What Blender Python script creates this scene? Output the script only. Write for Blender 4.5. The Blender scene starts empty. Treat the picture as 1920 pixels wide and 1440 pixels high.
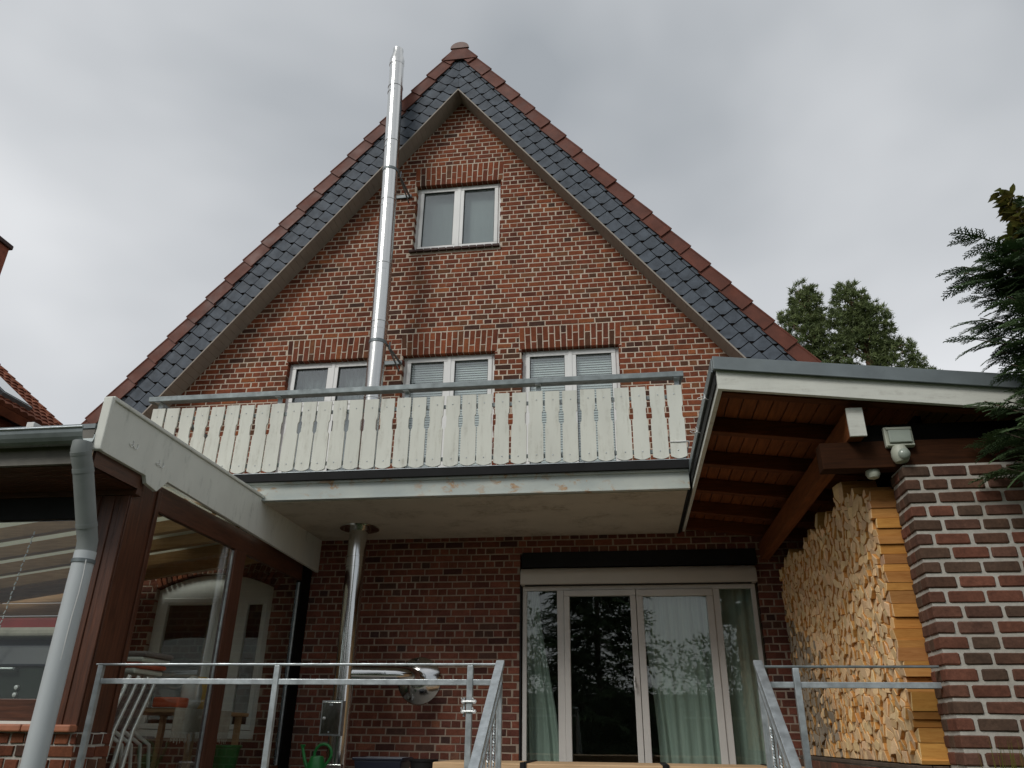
import bpy, math, random
from mathutils import Vector, Matrix
from math import sin, cos, pi, radians, sqrt, atan

S = bpy.context.scene
COL = S.collection
random.seed(11)

# ------------------------------------------------------------------ camera
cam = bpy.data.cameras.new("camera")
cam.sensor_width = 36.0
cam.lens = 1428.0 / 1920.0 * 36.0
cam.clip_start = 0.05
cam.clip_end = 3000
cam_o = bpy.data.objects.new("camera", cam)
COL.objects.link(cam_o)
AX = ((0.99023698, -0.04797539, -0.13087811),
      (0.13889266, 0.41915267, 0.89722899),
      (0.01181299, -0.90664734, 0.42172391))
rx = Vector((AX[0][0], AX[1][0], AX[2][0]))
ry = -Vector((AX[0][1], AX[1][1], AX[2][1]))
rz = -Vector((AX[0][2], AX[1][2], AX[2][2]))
mw = Matrix((rx, ry, rz)).transposed().to_4x4()
mw.translation = (0, -10.4, 1.6)
cam_o.matrix_world = mw
S.camera = cam_o

# ------------------------------------------------------------------ sky and sun (overcast)
SUN_EL, SUN_AZ = 40.0, 212.0      # azimuth measured clockwise from +Y
w = bpy.data.worlds.new("World")
S.world = w
w.use_nodes = True
nt = w.node_tree
nt.nodes.clear()
out = nt.nodes.new('ShaderNodeOutputWorld')
sky = nt.nodes.new('ShaderNodeTexSky')
sky.sky_type = 'NISHITA'
sky.sun_disc = False
sky.sun_elevation = radians(SUN_EL)
sky.sun_rotation = radians(SUN_AZ)
b1 = nt.nodes.new('ShaderNodeBackground')
b1.inputs[1].default_value = 0.06
nt.links.new(sky.outputs[0], b1.inputs[0])
tc = nt.nodes.new('ShaderNodeTexCoord')
mp = nt.nodes.new('ShaderNodeMapping')
mp.inputs['Scale'].default_value = (1.0, 1.0, 1.8)
mp.inputs['Location'].default_value = (0.35, 0.1, 0.62)
nt.links.new(tc.outputs['Generated'], mp.inputs[0])
nz = nt.nodes.new('ShaderNodeTexNoise')
nz.inputs['Scale'].default_value = 1.35
nz.inputs['Detail'].default_value = 4.0
nz.inputs['Roughness'].default_value = 0.45
nz.inputs['Distortion'].default_value = 0.25
nt.links.new(mp.outputs[0], nz.inputs[0])
cr = nt.nodes.new('ShaderNodeValToRGB')
cr.color_ramp.elements[0].position = 0.32
cr.color_ramp.elements[0].color = (0.405, 0.435, 0.465, 1)
cr.color_ramp.elements[1].position = 0.68
cr.color_ramp.elements[1].color = (0.85, 0.865, 0.885, 1)
nt.links.new(nz.outputs['Fac'], cr.inputs[0])
b2 = nt.nodes.new('ShaderNodeBackground')
b2.inputs[1].default_value = 0.99
nt.links.new(cr.outputs[0], b2.inputs[0])
mx = nt.nodes.new('ShaderNodeMixShader')
mx.inputs[0].default_value = 0.90
nt.links.new(b1.outputs[0], mx.inputs[1])
nt.links.new(b2.outputs[0], mx.inputs[2])
nt.links.new(mx.outputs[0], out.inputs[0])

sun = bpy.data.lights.new("sun", 'SUN')
sun.energy = 1.65
sun.angle = radians(20)
sun.color = (1.0, 0.97, 0.92)
sun_o = bpy.data.objects.new("sun", sun)
COL.objects.link(sun_o)
sd = Vector((sin(radians(SUN_AZ)) * cos(radians(SUN_EL)), cos(radians(SUN_AZ)) * cos(radians(SUN_EL)), sin(radians(SUN_EL))))
sun_o.rotation_euler = sd.to_track_quat('Z', 'Y').to_euler()
sun_o.location = sd * 60

S.view_settings.view_transform = 'Standard'
S.view_settings.look = 'None'
S.view_settings.exposure = 0.0
S.view_settings.gamma = 1.0
S.view_settings.use_curve_mapping = False
S.render.engine = 'CYCLES'
S.cycles.transparent_max_bounces = 16
S.cycles.max_bounces = 8

# ------------------------------------------------------------------ materials
class N:
    """small node helper"""
    def __init__(s, name):
        s.m = bpy.data.materials.new(name)
        s.m.use_nodes = True
        s.t = s.m.node_tree
        s.b = s.t.nodes['Principled BSDF']
        s.out = s.t.nodes['Material Output']
        s._tc = None
    def n(s, k, **kw):
        x = s.t.nodes.new('ShaderNode' + k)
        for a, v in kw.items():
            setattr(x, a, v)
        return x
    def l(s, a, b): s.t.links.new(a, b)
    def co(s, kind='Object', scale=(1, 1, 1)):
        if s._tc is None: s._tc = s.n('TexCoord')
        mpn = s.n('Mapping')
        mpn.inputs['Scale'].default_value = scale
        s.l(s._tc.outputs[kind], mpn.inputs[0])
        return mpn.outputs[0]
    def geo(s, scale=(1, 1, 1)):
        g = s.n('NewGeometry')
        mpn = s.n('Mapping')
        mpn.inputs['Scale'].default_value = scale
        s.l(g.outputs['Position'], mpn.inputs[0])
        return mpn.outputs[0]
    def noise(s, vec, scale, detail=4, rough=.55, dist=0):
        x = s.n('TexNoise')
        x.inputs['Scale'].default_value = scale
        x.inputs['Detail'].default_value = detail
        x.inputs['Roughness'].default_value = rough
        x.inputs['Distortion'].default_value = dist
        s.l(vec, x.inputs['Vector'])
        return x.outputs['Fac']
    def ramp(s, fac, stops):
        x = s.n('ValToRGB')
        e = x.color_ramp.elements
        while len(e) < len(stops): e.new(0.5)
        for i, (p, c) in enumerate(stops):
            e[i].position = p
            if isinstance(c, (int, float)): c = (c, c, c)
            e[i].color = (*c, 1)
        s.l(fac, x.inputs[0])
        return x.outputs[0]
    def mix(s, fac, a, b, mode='MIX'):
        x = s.n('Mix', data_type='RGBA', blend_type=mode)
        for v, i in ((fac, 0), (a, 6), (b, 7)):
            if isinstance(v, (int, float)): x.inputs[i].default_value = v
            elif isinstance(v, tuple): x.inputs[i].default_value = (*v, 1)
            else: s.l(v, x.inputs[i])
        return x.outputs[2]
    def bump(s, h, strength=.3, dist=.01):
        x = s.n('Bump')
        x.inputs['Strength'].default_value = strength
        x.inputs['Distance'].default_value = dist
        s.l(h, x.inputs['Height'])
        s.l(x.outputs[0], s.b.inputs['Normal'])
    def set(s, color=None, rough=.6, metal=0.0, spec=.5):
        if color is not None:
            if isinstance(color, tuple): s.b.inputs['Base Color'].default_value = (*color, 1)
            else: s.l(color, s.b.inputs['Base Color'])
        if isinstance(rough, (int, float)): s.b.inputs['Roughness'].default_value = rough
        else: s.l(rough, s.b.inputs['Roughness'])
        s.b.inputs['Metallic'].default_value = metal
        s.b.inputs['Specular IOR Level'].default_value = spec
        return s.m

def mat_simple(name, c, rough=.6, metal=0, var=.18, scale=6.0, bump=0.0, spec=.5, aniso=(1, 1, 1), rvar=0.0):
    k = N(name)
    v = k.geo(aniso)
    f = k.noise(v, scale, 5)
    lo = tuple(max(0, x * (1 - var)) for x in c)
    hi = tuple(min(1, x * (1 + var)) for x in c)
    col = k.ramp(f, [(.3, lo), (.7, hi)])
    if bump: k.bump(k.noise(v, scale * 6, 4), bump, .006)
    if rvar:
        f2 = k.noise(v, scale * .7, 3)
        rough = k.ramp(f2, [(.3, max(0, rough - rvar)), (.7, min(1, rough + rvar))])
    return k.set(col, rough, metal, spec)

def mat_brick(name, gain, grit=.35):
    k = N(name)
    a = k.n('Attribute', attribute_name='tone')
    v = k.geo()
    f = k.noise(v, 9, 6, .65)
    f2 = k.noise(v, 55, 4, .6)
    c = k.mix(1.0, a.outputs['Color'], k.ramp(f, [(.25, .62), (.75, 1.28)]), 'MULTIPLY')
    c = k.mix(.55, c, k.ramp(f2, [(.3, .55), (.7, 1.2)]), 'MULTIPLY')
    big = k.noise(k.geo((.6, .6, .35)), 1.1, 4)
    c = k.mix(.6, c, k.ramp(big, [(.32, .62), (.68, 1.14)]), 'MULTIPLY')
    c = k.mix(1.0, c, (gain, gain, gain), 'MULTIPLY')
    k.bump(f2, grit, .006)
    return k.set(c, .88, 0, .25)

def mat_mortar(name, c, dirt):
    k = N(name)
    v = k.geo()
    f = k.noise(v, 2.2, 6, .6)
    f2 = k.noise(v, 40, 4)
    col = k.ramp(f, [(.3, dirt), (.65, c)])
    col = k.mix(.5, col, k.ramp(f2, [(.3, .7), (.7, 1.1)]), 'MULTIPLY')
    k.bump(f2, .5, .006)
    return k.set(col, .95, 0, .1)

def mat_paint(name, c, dirt, amount=.62, streak=(9, 9, 1.0), grain=0.0, rough=.55):
    """weathered paint: vertical grime streaks and small scuffs"""
    k = N(name)
    f = k.noise(k.geo(streak), 2.0, 6, .65)
    f2 = k.noise(k.geo(), 14, 5, .7)
    g = k.mix(1.0, k.ramp(f, [(amount - .12, 0.0), (amount + .16, 1.0)]), k.ramp(f2, [(.35, 0.0), (.62, 1.0)]), 'MULTIPLY')
    col = k.mix(g, c, dirt)
    f3 = k.noise(k.geo((1, 1, .5)), 2.4, 4)
    col = k.mix(.5, col, k.ramp(f3, [(.3, .82), (.7, 1.08)]), 'MULTIPLY')
    k.bump(k.noise(k.geo((30, 30, 3)), 3, 4), .15 + grain, .004)
    return k.set(col, rough, 0, .35)

def mat_wood(name, c1, c2, axis='z', rough=.5, scale=3.0, spec=.4):
    sc = {'x': (1, 14, 14), 'y': (14, 1, 14), 'z': (14, 14, 1)}[axis]
    k = N(name)
    f = k.noise(k.geo(sc), scale, 6, .65, .6)
    col = k.ramp(f, [(.28, c1), (.72, c2)])
    big = k.noise(k.geo(), 1.3, 3)
    col = k.mix(.6, col, k.ramp(big, [(.3, .7), (.7, 1.15)]), 'MULTIPLY')
    k.bump(f, .25, .005)
    return k.set(col, rough, 0, spec)

def mat_glass(name, tint, base_refl, power=1.0):
    """thin window pane: clear with mirror reflection growing at grazing angles"""
    k = N(name)
    t = k.n('BsdfTransparent')
    t.inputs[0].default_value = (*tint, 1)
    g = k.n('BsdfGlossy')
    g.inputs['Color'].default_value = (1, 1, 1, 1)
    g.inputs['Roughness'].default_value = 0.012
    bmp = k.n('Bump')
    bmp.inputs['Strength'].default_value = 0.02
    bmp.inputs['Distance'].default_value = 0.02
    k.l(k.noise(k.geo(), 1.6, 1), bmp.inputs['Height'])
    k.l(bmp.outputs[0], g.inputs['Normal'])
    lw = k.n('LayerWeight')
    lw.inputs['Blend'].default_value = 0.5
    pw = k.n('Math', operation='POWER')
    pw.inputs[1].default_value = 4.0
    k.l(lw.outputs['Facing'], pw.inputs[0])
    mr = k.n('MapRange')
    mr.inputs['To Min'].default_value = base_refl
    mr.inputs['To Max'].default_value = 0.9
    k.l(pw.outputs[0], mr.inputs['Value'])
    m = k.n('MixShader')
    k.l(mr.outputs[0], m.inputs[0])
    k.l(t.outputs[0], m.inputs[1])
    k.l(g.outputs[0], m.inputs[2])
    k.l(m.outputs[0], k.out.inputs[0])
    return k.m

def mat_foliage(name, c1, c2, trans=.25):
    k = N(name)
    a = k.n('Attribute', attribute_name='tone')
    f = k.noise(k.geo(), 2.5, 3)
    col = k.ramp(f, [(.3, c1), (.7, c2)])
    col = k.mix(1.0, col, a.outputs['Color'], 'MULTIPLY')
    k.set(col, .55, 0, .35)
    tr = k.n('BsdfTranslucent')
    k.l(col, tr.inputs[0])
    m = k.n('MixShader')
    m.inputs[0].default_value = trans
    k.l(k.b.outputs[0], m.inputs[1])
    k.l(tr.outputs[0], m.inputs[2])
    k.l(m.outputs[0], k.out.inputs[0])
    return k.m

M = {}
M['brick'] = mat_brick('brick_clay', 1.0)
M['brick_pier'] = mat_brick('brick_pier_clay', 1.0, .5)
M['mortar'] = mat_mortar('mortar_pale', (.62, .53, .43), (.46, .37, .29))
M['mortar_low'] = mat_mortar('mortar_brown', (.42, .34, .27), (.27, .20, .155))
M['mortar_pier'] = mat_mortar('mortar_grey', (.52, .50, .45), (.40, .37, .32))
M['slate'] = mat_simple('slate', (.082, .097, .118), .62, 0, .28, 7, .12, .22, rvar=.06)
M['tile'] = mat_simple('engobed_clay_tile', (.118, .033, .018), .58, 0, .25, 5, .05, .3, rvar=.1)
M['ridge'] = mat_simple('ridge_clay', (.17, .095, .075), .5, 0, .2, 8, .1)
M['soffit'] = mat_simple('soffit_board', (.30, .265, .225), .7, 0, .10, 3, .05)
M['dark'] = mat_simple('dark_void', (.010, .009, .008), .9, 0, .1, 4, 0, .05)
M['frame'] = mat_simple('white_plastic_frame', (.74, .745, .73), .35, 0, .04, 2, 0)
M['blind'] = mat_simple('blind_white', (.72, .73, .72), .5, 0, .05, 3)
M['blind_grey'] = mat_simple('roller_blind_grey', (.30, .32, .325), .8, 0, .08, 1.5)
M['net'] = mat_simple('net_curtain_grey', (.15, .16, .165), .85, 0, .15, 3, aniso=(8, 8, .5))
M['glass'] = mat_glass('window_glass', (.90, .94, .93), .13)
M['glass_door'] = mat_glass('door_glass', (.82, .87, .845), .06)
M['glass_cons'] = mat_glass('conservatory_glass', (.92, .94, .92), .032)
M['beige'] = mat_simple('beige_aluminium', (.50, .46, .40), .45, .1, .06, 3)
M['door_frame'] = mat_simple('door_frame_paint', (.56, .54, .51), .4, 0, .05, 3)
M['slat'] = mat_paint('slat_paint', (.66, .67, .60), (.40, .39, .32), .62)
M['fascia'] = mat_paint('fascia_paint', (.70, .71, .65), (.32, .34, .30), .66, (5, 5, 1.2))
M['fascia_wood'] = mat_paint('shed_fascia_paint', (.66, .67, .61), (.42, .41, .36), .6, (1.2, 12, 12), .15)
M['plaster'] = mat_paint('soffit_plaster', (.52, .47, .385), (.20, .155, .10), .60, (1.3, 1.3, 1.3), .3, .9)
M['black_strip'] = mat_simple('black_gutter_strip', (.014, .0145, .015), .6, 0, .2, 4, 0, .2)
M['steel'] = mat_simple('galvanised_steel', (.46, .50, .515), .42, .65, .22, 16, .05, .5, rvar=.12)
M['steel_dark'] = mat_simple('galvanised_handrail', (.19, .22, .225), .55, .4, .25, 10, .05, .5, rvar=.1)
M['zinc'] = mat_simple('zinc_edge', (.165, .192, .20), .45, .3, .12, 5, .03, .5, rvar=.1)
M['gutter'] = mat_simple('gutter_zinc', (.22, .25, .25), .38, .45, .2, 5, .04, .5, rvar=.12)
M['pipe_grey'] = mat_simple('downpipe_grey', (.23, .25, .245), .5, 0, .1, 4)
M['eave_grey'] = mat_simple('eave_board_grey', (.15, .14, .12), .7, 0, .25, 4, .1)
M['pipe_light'] = mat_simple('downpipe_pale', (.50, .535, .55), .45, 0, .05, 2)
M['brown'] = mat_wood('brown_stained_wood', (.045, .018, .010), (.135, .050, .026), 'z', .38)
M['brown_y'] = mat_wood('brown_stained_rail', (.045, .018, .010), (.13, .048, .025), 'y', .38)
M['brown_x'] = mat_wood('brown_stained_header', (.045, .018, .010), (.13, .048, .025), 'x', .38)
M['larch_y'] = mat_wood('orange_stained_board', (.12, .036, .010), (.26, .085, .024), 'y', .7, 3.0, .2)
M['larch_x'] = mat_wood('orange_stained_rafter', (.080, .024, .008), (.17, .054, .017), 'x', .7, 3.0, .15)
M['beam_dark'] = mat_wood('dark_tie_beam', (.022, .009, .004), (.055, .020, .008), 'x', .8, 3.0, .1)
M['timber'] = mat_wood('pale_timber', (.44, .25, .12), (.68, .43, .24), 'x', .6)
M['cream'] = mat_simple('cream_panel', (.72, .69, .58), .6, 0, .06, 2)
def mat_translucent(name, c):
    k = N(name)
    tr = k.n('BsdfTranslucent'); tr.inputs[0].default_value = (*c, 1)
    m = k.n('MixShader'); m.inputs[0].default_value = .65
    k.set(c, .4)
    k.l(k.b.outputs[0], m.inputs[1]); k.l(tr.outputs[0], m.inputs[2]); k.l(m.outputs[0], k.out.inputs[0])
    return k.m
M['poly'] = mat_translucent('polycarbonate_sheet', (.80, .79, .72))
M['terracotta'] = mat_simple('terracotta_sill', (.42, .16, .085), .6, 0, .2, 6, .1)
M['sillbrick'] = mat_simple('dark_sill_brick', (.050, .024, .019), .5, 0, .3, 12, .1, .2)
M['inner'] = mat_simple('inner_wall', (.13, .12, .105), .9, 0, .1, 1)
M['curtain'] = mat_simple('green_curtain', (.50, .545, .51), .9, 0, .15, 2.5, aniso=(9, 9, .4))
M['lamp'] = mat_simple('lamp_plastic', (.42, .44, .36), .5, 0, .06, 5)
M['lamp_glass'] = mat_simple('lamp_glass', (.30, .34, .29), .25, 0, .1, 5)
M['cable'] = mat_simple('white_cable', (.7, .7, .68), .5, 0, .05, 5)
M['green'] = mat_simple('green_plastic', (.012, .17, .035), .35, 0, .15, 5)
M['blue'] = mat_simple('dark_blue_plastic', (.012, .016, .032), .4, 0, .15, 5)
M['card'] = mat_wood('tan_board', (.50, .32, .17), (.66, .46, .27), 'x', .8)
M['red'] = mat_simple('red_plastic', (.42, .035, .030), .4, 0, .15, 5)
M['orange'] = mat_simple('orange_fabric', (.62, .12, .05), .8, 0, .15, 8)
M['yellow'] = mat_simple('yellow_fabric', (.60, .36, .06), .8, 0, .15, 8)
M['cover'] = mat_simple('dark_green_cover', (.022, .034, .028), .8, 0, .2, 4, .1, .2)
M['cloth'] = mat_simple('pale_cloth', (.50, .46, .40), .9, 0, .15, 9, .2)
M['chrome'] = mat_simple('bright_tube', (.82, .83, .83), .28, .5, .05, 3)
M['grey_seat'] = mat_simple('grey_textile', (.19, .17, .165), .9, 0, .12, 20, .1)
M['bark'] = mat_simple('bark', (.10, .072, .052), .95, 0, .35, 9, .6)
M['bark_red'] = mat_simple('pine_bark', (.16, .085, .05), .95, 0, .3, 6, .5)
M['pine'] = mat_foliage('pine_needles', (.10, .14, .055), (.19, .23, .095))
M['thuja'] = mat_foliage('conifer_scale_leaves', (.085, .150, .065), (.165, .245, .110), .35)
M['leaf'] = mat_foliage('shrub_leaves', (.075, .10, .02), (.16, .14, .035), .35)
M['hedge'] = mat_foliage('tree_leaves', (.05, .075, .02), (.16, .15, .035), .3)
M['concrete'] = mat_simple('paving', (.33, .31, .28), .9, 0, .15, 3, .2)

def mat_stainless(name, rough, c=(.66, .665, .655)):
    k = N(name)
    f = k.noise(k.geo((40, 40, .6)), 3, 4)
    r = k.ramp(f, [(.3, rough * .75), (.7, rough * 1.3)])
    col = k.ramp(k.noise(k.geo(), 2, 3), [(.3, tuple(x * .93 for x in c)), (.7, c)])
    k.bump(k.noise(k.geo((1, 1, .35)), 3.0, 2), .05, .01)
    return k.set(col, r, 1.0)
M['stainless'] = mat_stainless('brushed_stainless', .22, (.64, .645, .63))
M['stainless_shiny'] = mat_stainless('polished_stainless', .13)

def mat_beam():
    k = N('painted_beam_rust')
    v = k.geo((1, 1, 1.6))
    f = k.noise(v, 5.5, 7, .7, .4)
    reg = k.noise(k.geo((1, 1, 1)), 1.1, 3)
    a = k.mix(1.0, k.ramp(f, [(.535, 0.0), (.60, .8)]), k.ramp(reg, [(.42, 0.0), (.54, 1.0)]), 'MULTIPLY')
    base = k.ramp(k.noise(v, 2.0, 4), [(.3, (.36, .41, .40)), (.7, (.52, .55, .50))])
    rust = k.ramp(k.noise(v, 22, 5), [(.3, (.30, .13, .04)), (.7, (.50, .28, .10))])
    k.bump(f, .3, .004)
    return k.set(k.mix(a, base, rust), .6, 0, .4)
M['beam'] = mat_beam()

def mat_firewood(name, side):
    k = N(name)
    a = k.n('Attribute', attribute_name='tone')
    if side:
        f = k.noise(k.geo((2, 16, 16)), 3.0, 6, .65, .5)
        col = k.ramp(f, [(.25, (.46, .205, .055)), (.75, (.68, .36, .115))])
    else:
        f = k.noise(k.geo((16, 16, 16)), 2.0, 6, .7, 1.2)
        col = k.ramp(f, [(.25, (.66, .43, .23)), (.75, (.90, .66, .40))])
    col = k.mix(1.0, col, a.outputs['Color'], 'MULTIPLY')
    k.bump(f, .35, .006)
    return k.set(col, .85, 0, .2)
M['log_end'] = mat_firewood('split_wood_end', False)
M['log_side'] = mat_firewood('split_wood_side', True)

def mat_ground():
    k = N('lawn')
    f = k.noise(k.geo(), .8, 5)
    f2 = k.noise(k.geo(), 30, 4)
    c = k.mix(.5, k.ramp(f, [(.3, (.035, .055, .018)), (.7, (.07, .085, .03))]), k.ramp(f2, [(.3, .5), (.7, 1.3)]), 'MULTIPLY')
    k.bump(f2, .6, .03)
    return k.set(c, .95, 0, .1)
M['lawn'] = mat_ground()

def mat_roofrows():
    k = N('neighbour_roof_tile')
    a = k.n('Attribute', attribute_name='tone')
    f = k.noise(k.geo(), 3.5, 5)
    c = k.mix(1.0, k.ramp(f, [(.3, (.14, .050, .028)), (.7, (.27, .095, .05))]), a.outputs['Color'], 'MULTIPLY')
    return k.set(c, .8, 0, .2)
M['roofrows'] = mat_roofrows()

# ------------------------------------------------------------------ mesh helpers
class MB:
    def __init__(s):
        s.v, s.f, s.t, s.mi = [], [], [], []
    def add(s, vs, fs, tone=(1, 1, 1), mi=0):
        o = len(s.v)
        s.v += [tuple(p) for p in vs]
        s.f += [tuple(i + o for i in f) for f in fs]
        s.t += [tone] * len(vs)
        s.mi += ([mi] * len(fs)) if isinstance(mi, int) else list(mi)
        return s
    def box(s, x0, x1, y0, y1, z0, z1, tone=(1, 1, 1)):
        return s.add([(x0, y0, z0), (x1, y0, z0), (x1, y1, z0), (x0, y1, z0), (x0, y0, z1), (x1, y0, z1), (x1, y1, z1), (x0, y1, z1)],
                     [(0, 3, 2, 1), (4, 5, 6, 7), (0, 1, 5, 4), (1, 2, 6, 5), (2, 3, 7, 6), (3, 0, 4, 7)], tone)
    def bar(s, a, b, w, h, up=(0, 0, 1)):
        """rectangular bar from a to b, w across, h along up"""
        a, b = Vector(a), Vector(b)
        d = (b - a).normalized()
        r = d.cross(Vector(up)).normalized()
        u = r.cross(d).normalized()
        vs = []
        for p in (a, b):
            for i, j in ((-1, -1), (1, -1), (1, 1), (-1, 1)):
                vs.append(p + r * (i * w / 2) + u * (j * h / 2))
        return s.add(vs, [(0, 3, 2, 1), (4, 5, 6, 7), (0, 1, 5, 4), (1, 2, 6, 5), (2, 3, 7, 6), (3, 0, 4, 7)])
    def prism(s, poly, axis, a, b, tone=(1, 1, 1)):
        """poly in the two other axes (in order x,y,z), extruded along axis from a to b"""
        n = len(poly)
        def pt(p, q):
            if axis == 'x': return (q, p[0], p[1])
            if axis == 'y': return (p[0], q, p[1])
            return (p[0], p[1], q)
        vs = [pt(p, a) for p in poly] + [pt(p, b) for p in poly]
        fs = [tuple(range(n))[::-1], tuple(range(n, 2 * n))] + [(i, (i + 1) % n, n + (i + 1) % n, n + i) for i in range(n)]
        return s.add(vs, fs, tone)
    def tube(s, pts, r, n=12, caps=True, closed=False):
        pts = [Vector(p) for p in pts]
        rs = r if isinstance(r, (list, tuple)) else [r] * len(pts)
        vs, fs = [], []
        prev = None
        for i, p in enumerate(pts):
            if i == 0: d = pts[1] - pts[0]
            elif i == len(pts) - 1: d = pts[-1] - pts[-2]
            else: d = (pts[i + 1] - p).normalized() + (p - pts[i - 1]).normalized()
            d.normalize()
            if prev is None:
                up = Vector((0, 0, 1)) if abs(d.z) < .9 else Vector((0, 1, 0))
                u = d.cross(up).normalized()
            else:
                u = (prev - d * prev.dot(d)).normalized()
            prev = u
            q = d.cross(u)
            for k in range(n):
                a = 2 * pi * k / n
                vs.append(p + (u * cos(a) + q * sin(a)) * rs[i])
        for i in range(len(pts) - 1):
            for k in range(n):
                k2 = (k + 1) % n
                fs.append((i * n + k, i * n + k2, (i + 1) * n + k2, (i + 1) * n + k))
        if caps:
            fs.append(tuple(range(n))[::-1])
            fs.append(tuple(range((len(pts) - 1) * n, len(pts) * n)))
        return s.add(vs, fs)
    def lathe(s, prof, c, axis='z', n=24):
        """profile of (radius, height) round an axis through c"""
        vs, fs = [], []
        for r, h in prof:
            for k in range(n):
                a = 2 * pi * k / n
                p = (r * cos(a), r * sin(a), h)
                if axis == 'y': p = (p[0], h, p[1])
                if axis == 'x': p = (h, p[0], p[1])
                vs.append((c[0] + p[0], c[1] + p[1], c[2] + p[2]))
        for i in range(len(prof) - 1):
            for k in range(n):
                k2 = (k + 1) % n
                fs.append((i * n + k, i * n + k2, (i + 1) * n + k2, (i + 1) * n + k))
        fs.append(tuple(range(n))[::-1])
        fs.append(tuple(range((len(prof) - 1) * n, len(prof) * n)))
        return s.add(vs, fs)
    def mesh(s, name, mats, smooth=False):
        me = bpy.data.meshes.new(name)
        me.from_pydata(s.v, [], s.f)
        if not isinstance(mats, (list, tuple)): mats = [mats]
        for m in mats: me.materials.append(m)
        if len(mats) > 1: me.polygons.foreach_set('material_index', s.mi)
        at = me.attributes.new('tone', 'FLOAT_COLOR', 'POINT')
        flat = []
        for t in s.t: flat += [t[0], t[1], t[2], 1.0]
        at.data.foreach_set('color', flat)
        if smooth: me.polygons.foreach_set('use_smooth', [True] * len(me.polygons))
        me.update()
        return me
    def build(s, name, mats, parent=None, smooth=False, bevel=0.0, seg=2, auto=None):
        o = bpy.data.objects.new(name, s.mesh(name, mats, smooth))
        COL.objects.link(o)
        if parent: attach(o, parent)
        if bevel:
            b = o.modifiers.new('bevel', 'BEVEL')
            b.width, b.segments, b.limit_method, b.angle_limit = bevel, seg, 'ANGLE', radians(40)
        if auto:
            o.data.polygons.foreach_set('use_smooth', [True] * len(o.data.polygons))
            o.data.set_sharp_from_angle(angle=radians(auto))
        return o

WLOC = {}
def attach(o, p):
    o.parent = p
    o.matrix_parent_inverse = Matrix.Translation(-Vector(WLOC.get(p.name, (0, 0, 0))))

def empty(name, loc, label=None, cat=None, group=None, parent=None):
    e = bpy.data.objects.new(name, None)
    COL.objects.link(e)
    e.empty_display_size = .2
    if parent: attach(e, parent)
    e.location = loc
    WLOC[e.name] = tuple(loc)
    if label: tag(e, label, cat, group)
    return e

def tag(o, label, cat, group=None):
    o['label'] = label
    o['category'] = cat
    if group: o['group'] = group
    return o

def piece(name, me, parent, loc=(0, 0, 0)):
    o = bpy.data.objects.new(name, me)
    COL.objects.link(o)
    attach(o, parent)
    o.location = loc
    return o

def U(a, b): return random.uniform(a, b)

def clip_poly(poly, a, b, c):
    """keep the part of a convex polygon where a*x+b*y<=c"""
    res = []
    n = len(poly)
    for i in range(n):
        p, q = poly[i], poly[(i + 1) % n]
        dp, dq = a * p[0] + b * p[1] - c, a * q[0] + b * q[1] - c
        if dp <= 0: res.append(p)
        if (dp < 0 < dq) or (dq < 0 < dp):
            t = dp / (dp - dq)
            res.append((p[0] + (q[0] - p[0]) * t, p[1] + (q[1] - p[1]) * t))
    return res

# ------------------------------------------------------------------ brick kit
BT = [(.36, .105, .060), (.33, .095, .055), (.30, .085, .052), (.39, .115, .062), (.27, .078, .050), (.42, .13, .068),
      (.24, .072, .050), (.33, .10, .062), (.35, .098, .053), (.29, .088, .058), (.17, .060, .047), (.46, .155, .075), (.19, .085, .060), (.14, .066, .056), (.30, .12, .07)]
BW = [6, 7, 6, 6, 5, 3, 4, 5, 6, 4, 2.2, 1.0, 3.5, 1.2, 4]
def tone(k=1.0, greyer=0.0, hue=(1.06, 1.02, .80)):
    t = random.choices(BT, BW)[0]
    g = U(.70, 1.10) * k * .65
    m = sum(t) / 3
    return tuple((x * (1 - greyer) + m * greyer) * g * q for x, q in zip(t, hue))

def brick_vf(w, h, d, j=.003, bev=.005):
    """brick centred on x/z, front at y=0 facing -y, going back to y=d"""
    cs = []
    for sx, sz in ((-1, -1), (1, -1), (1, 1), (-1, 1)):
        cs.append((sx * w / 2 + U(-j, j), sz * h / 2 + U(-j, j)))
    f = U(-.002, .002)
    vs = [(x, d, z) for x, z in cs] + [(x, bev * .8, z) for x, z in cs]
    vs += [(x - math.copysign(bev, x), f + U(-.0015, .0015), z - math.copysign(bev, z)) for x, z in cs]
    fs = []
    for a in (0, 4):
        for i in range(4):
            k = (i + 1) % 4
            fs.append((a + i, a + k, a + 4 + k, a + 4 + i))
    fs.append((8, 9, 10, 11))
    return vs, fs

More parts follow.
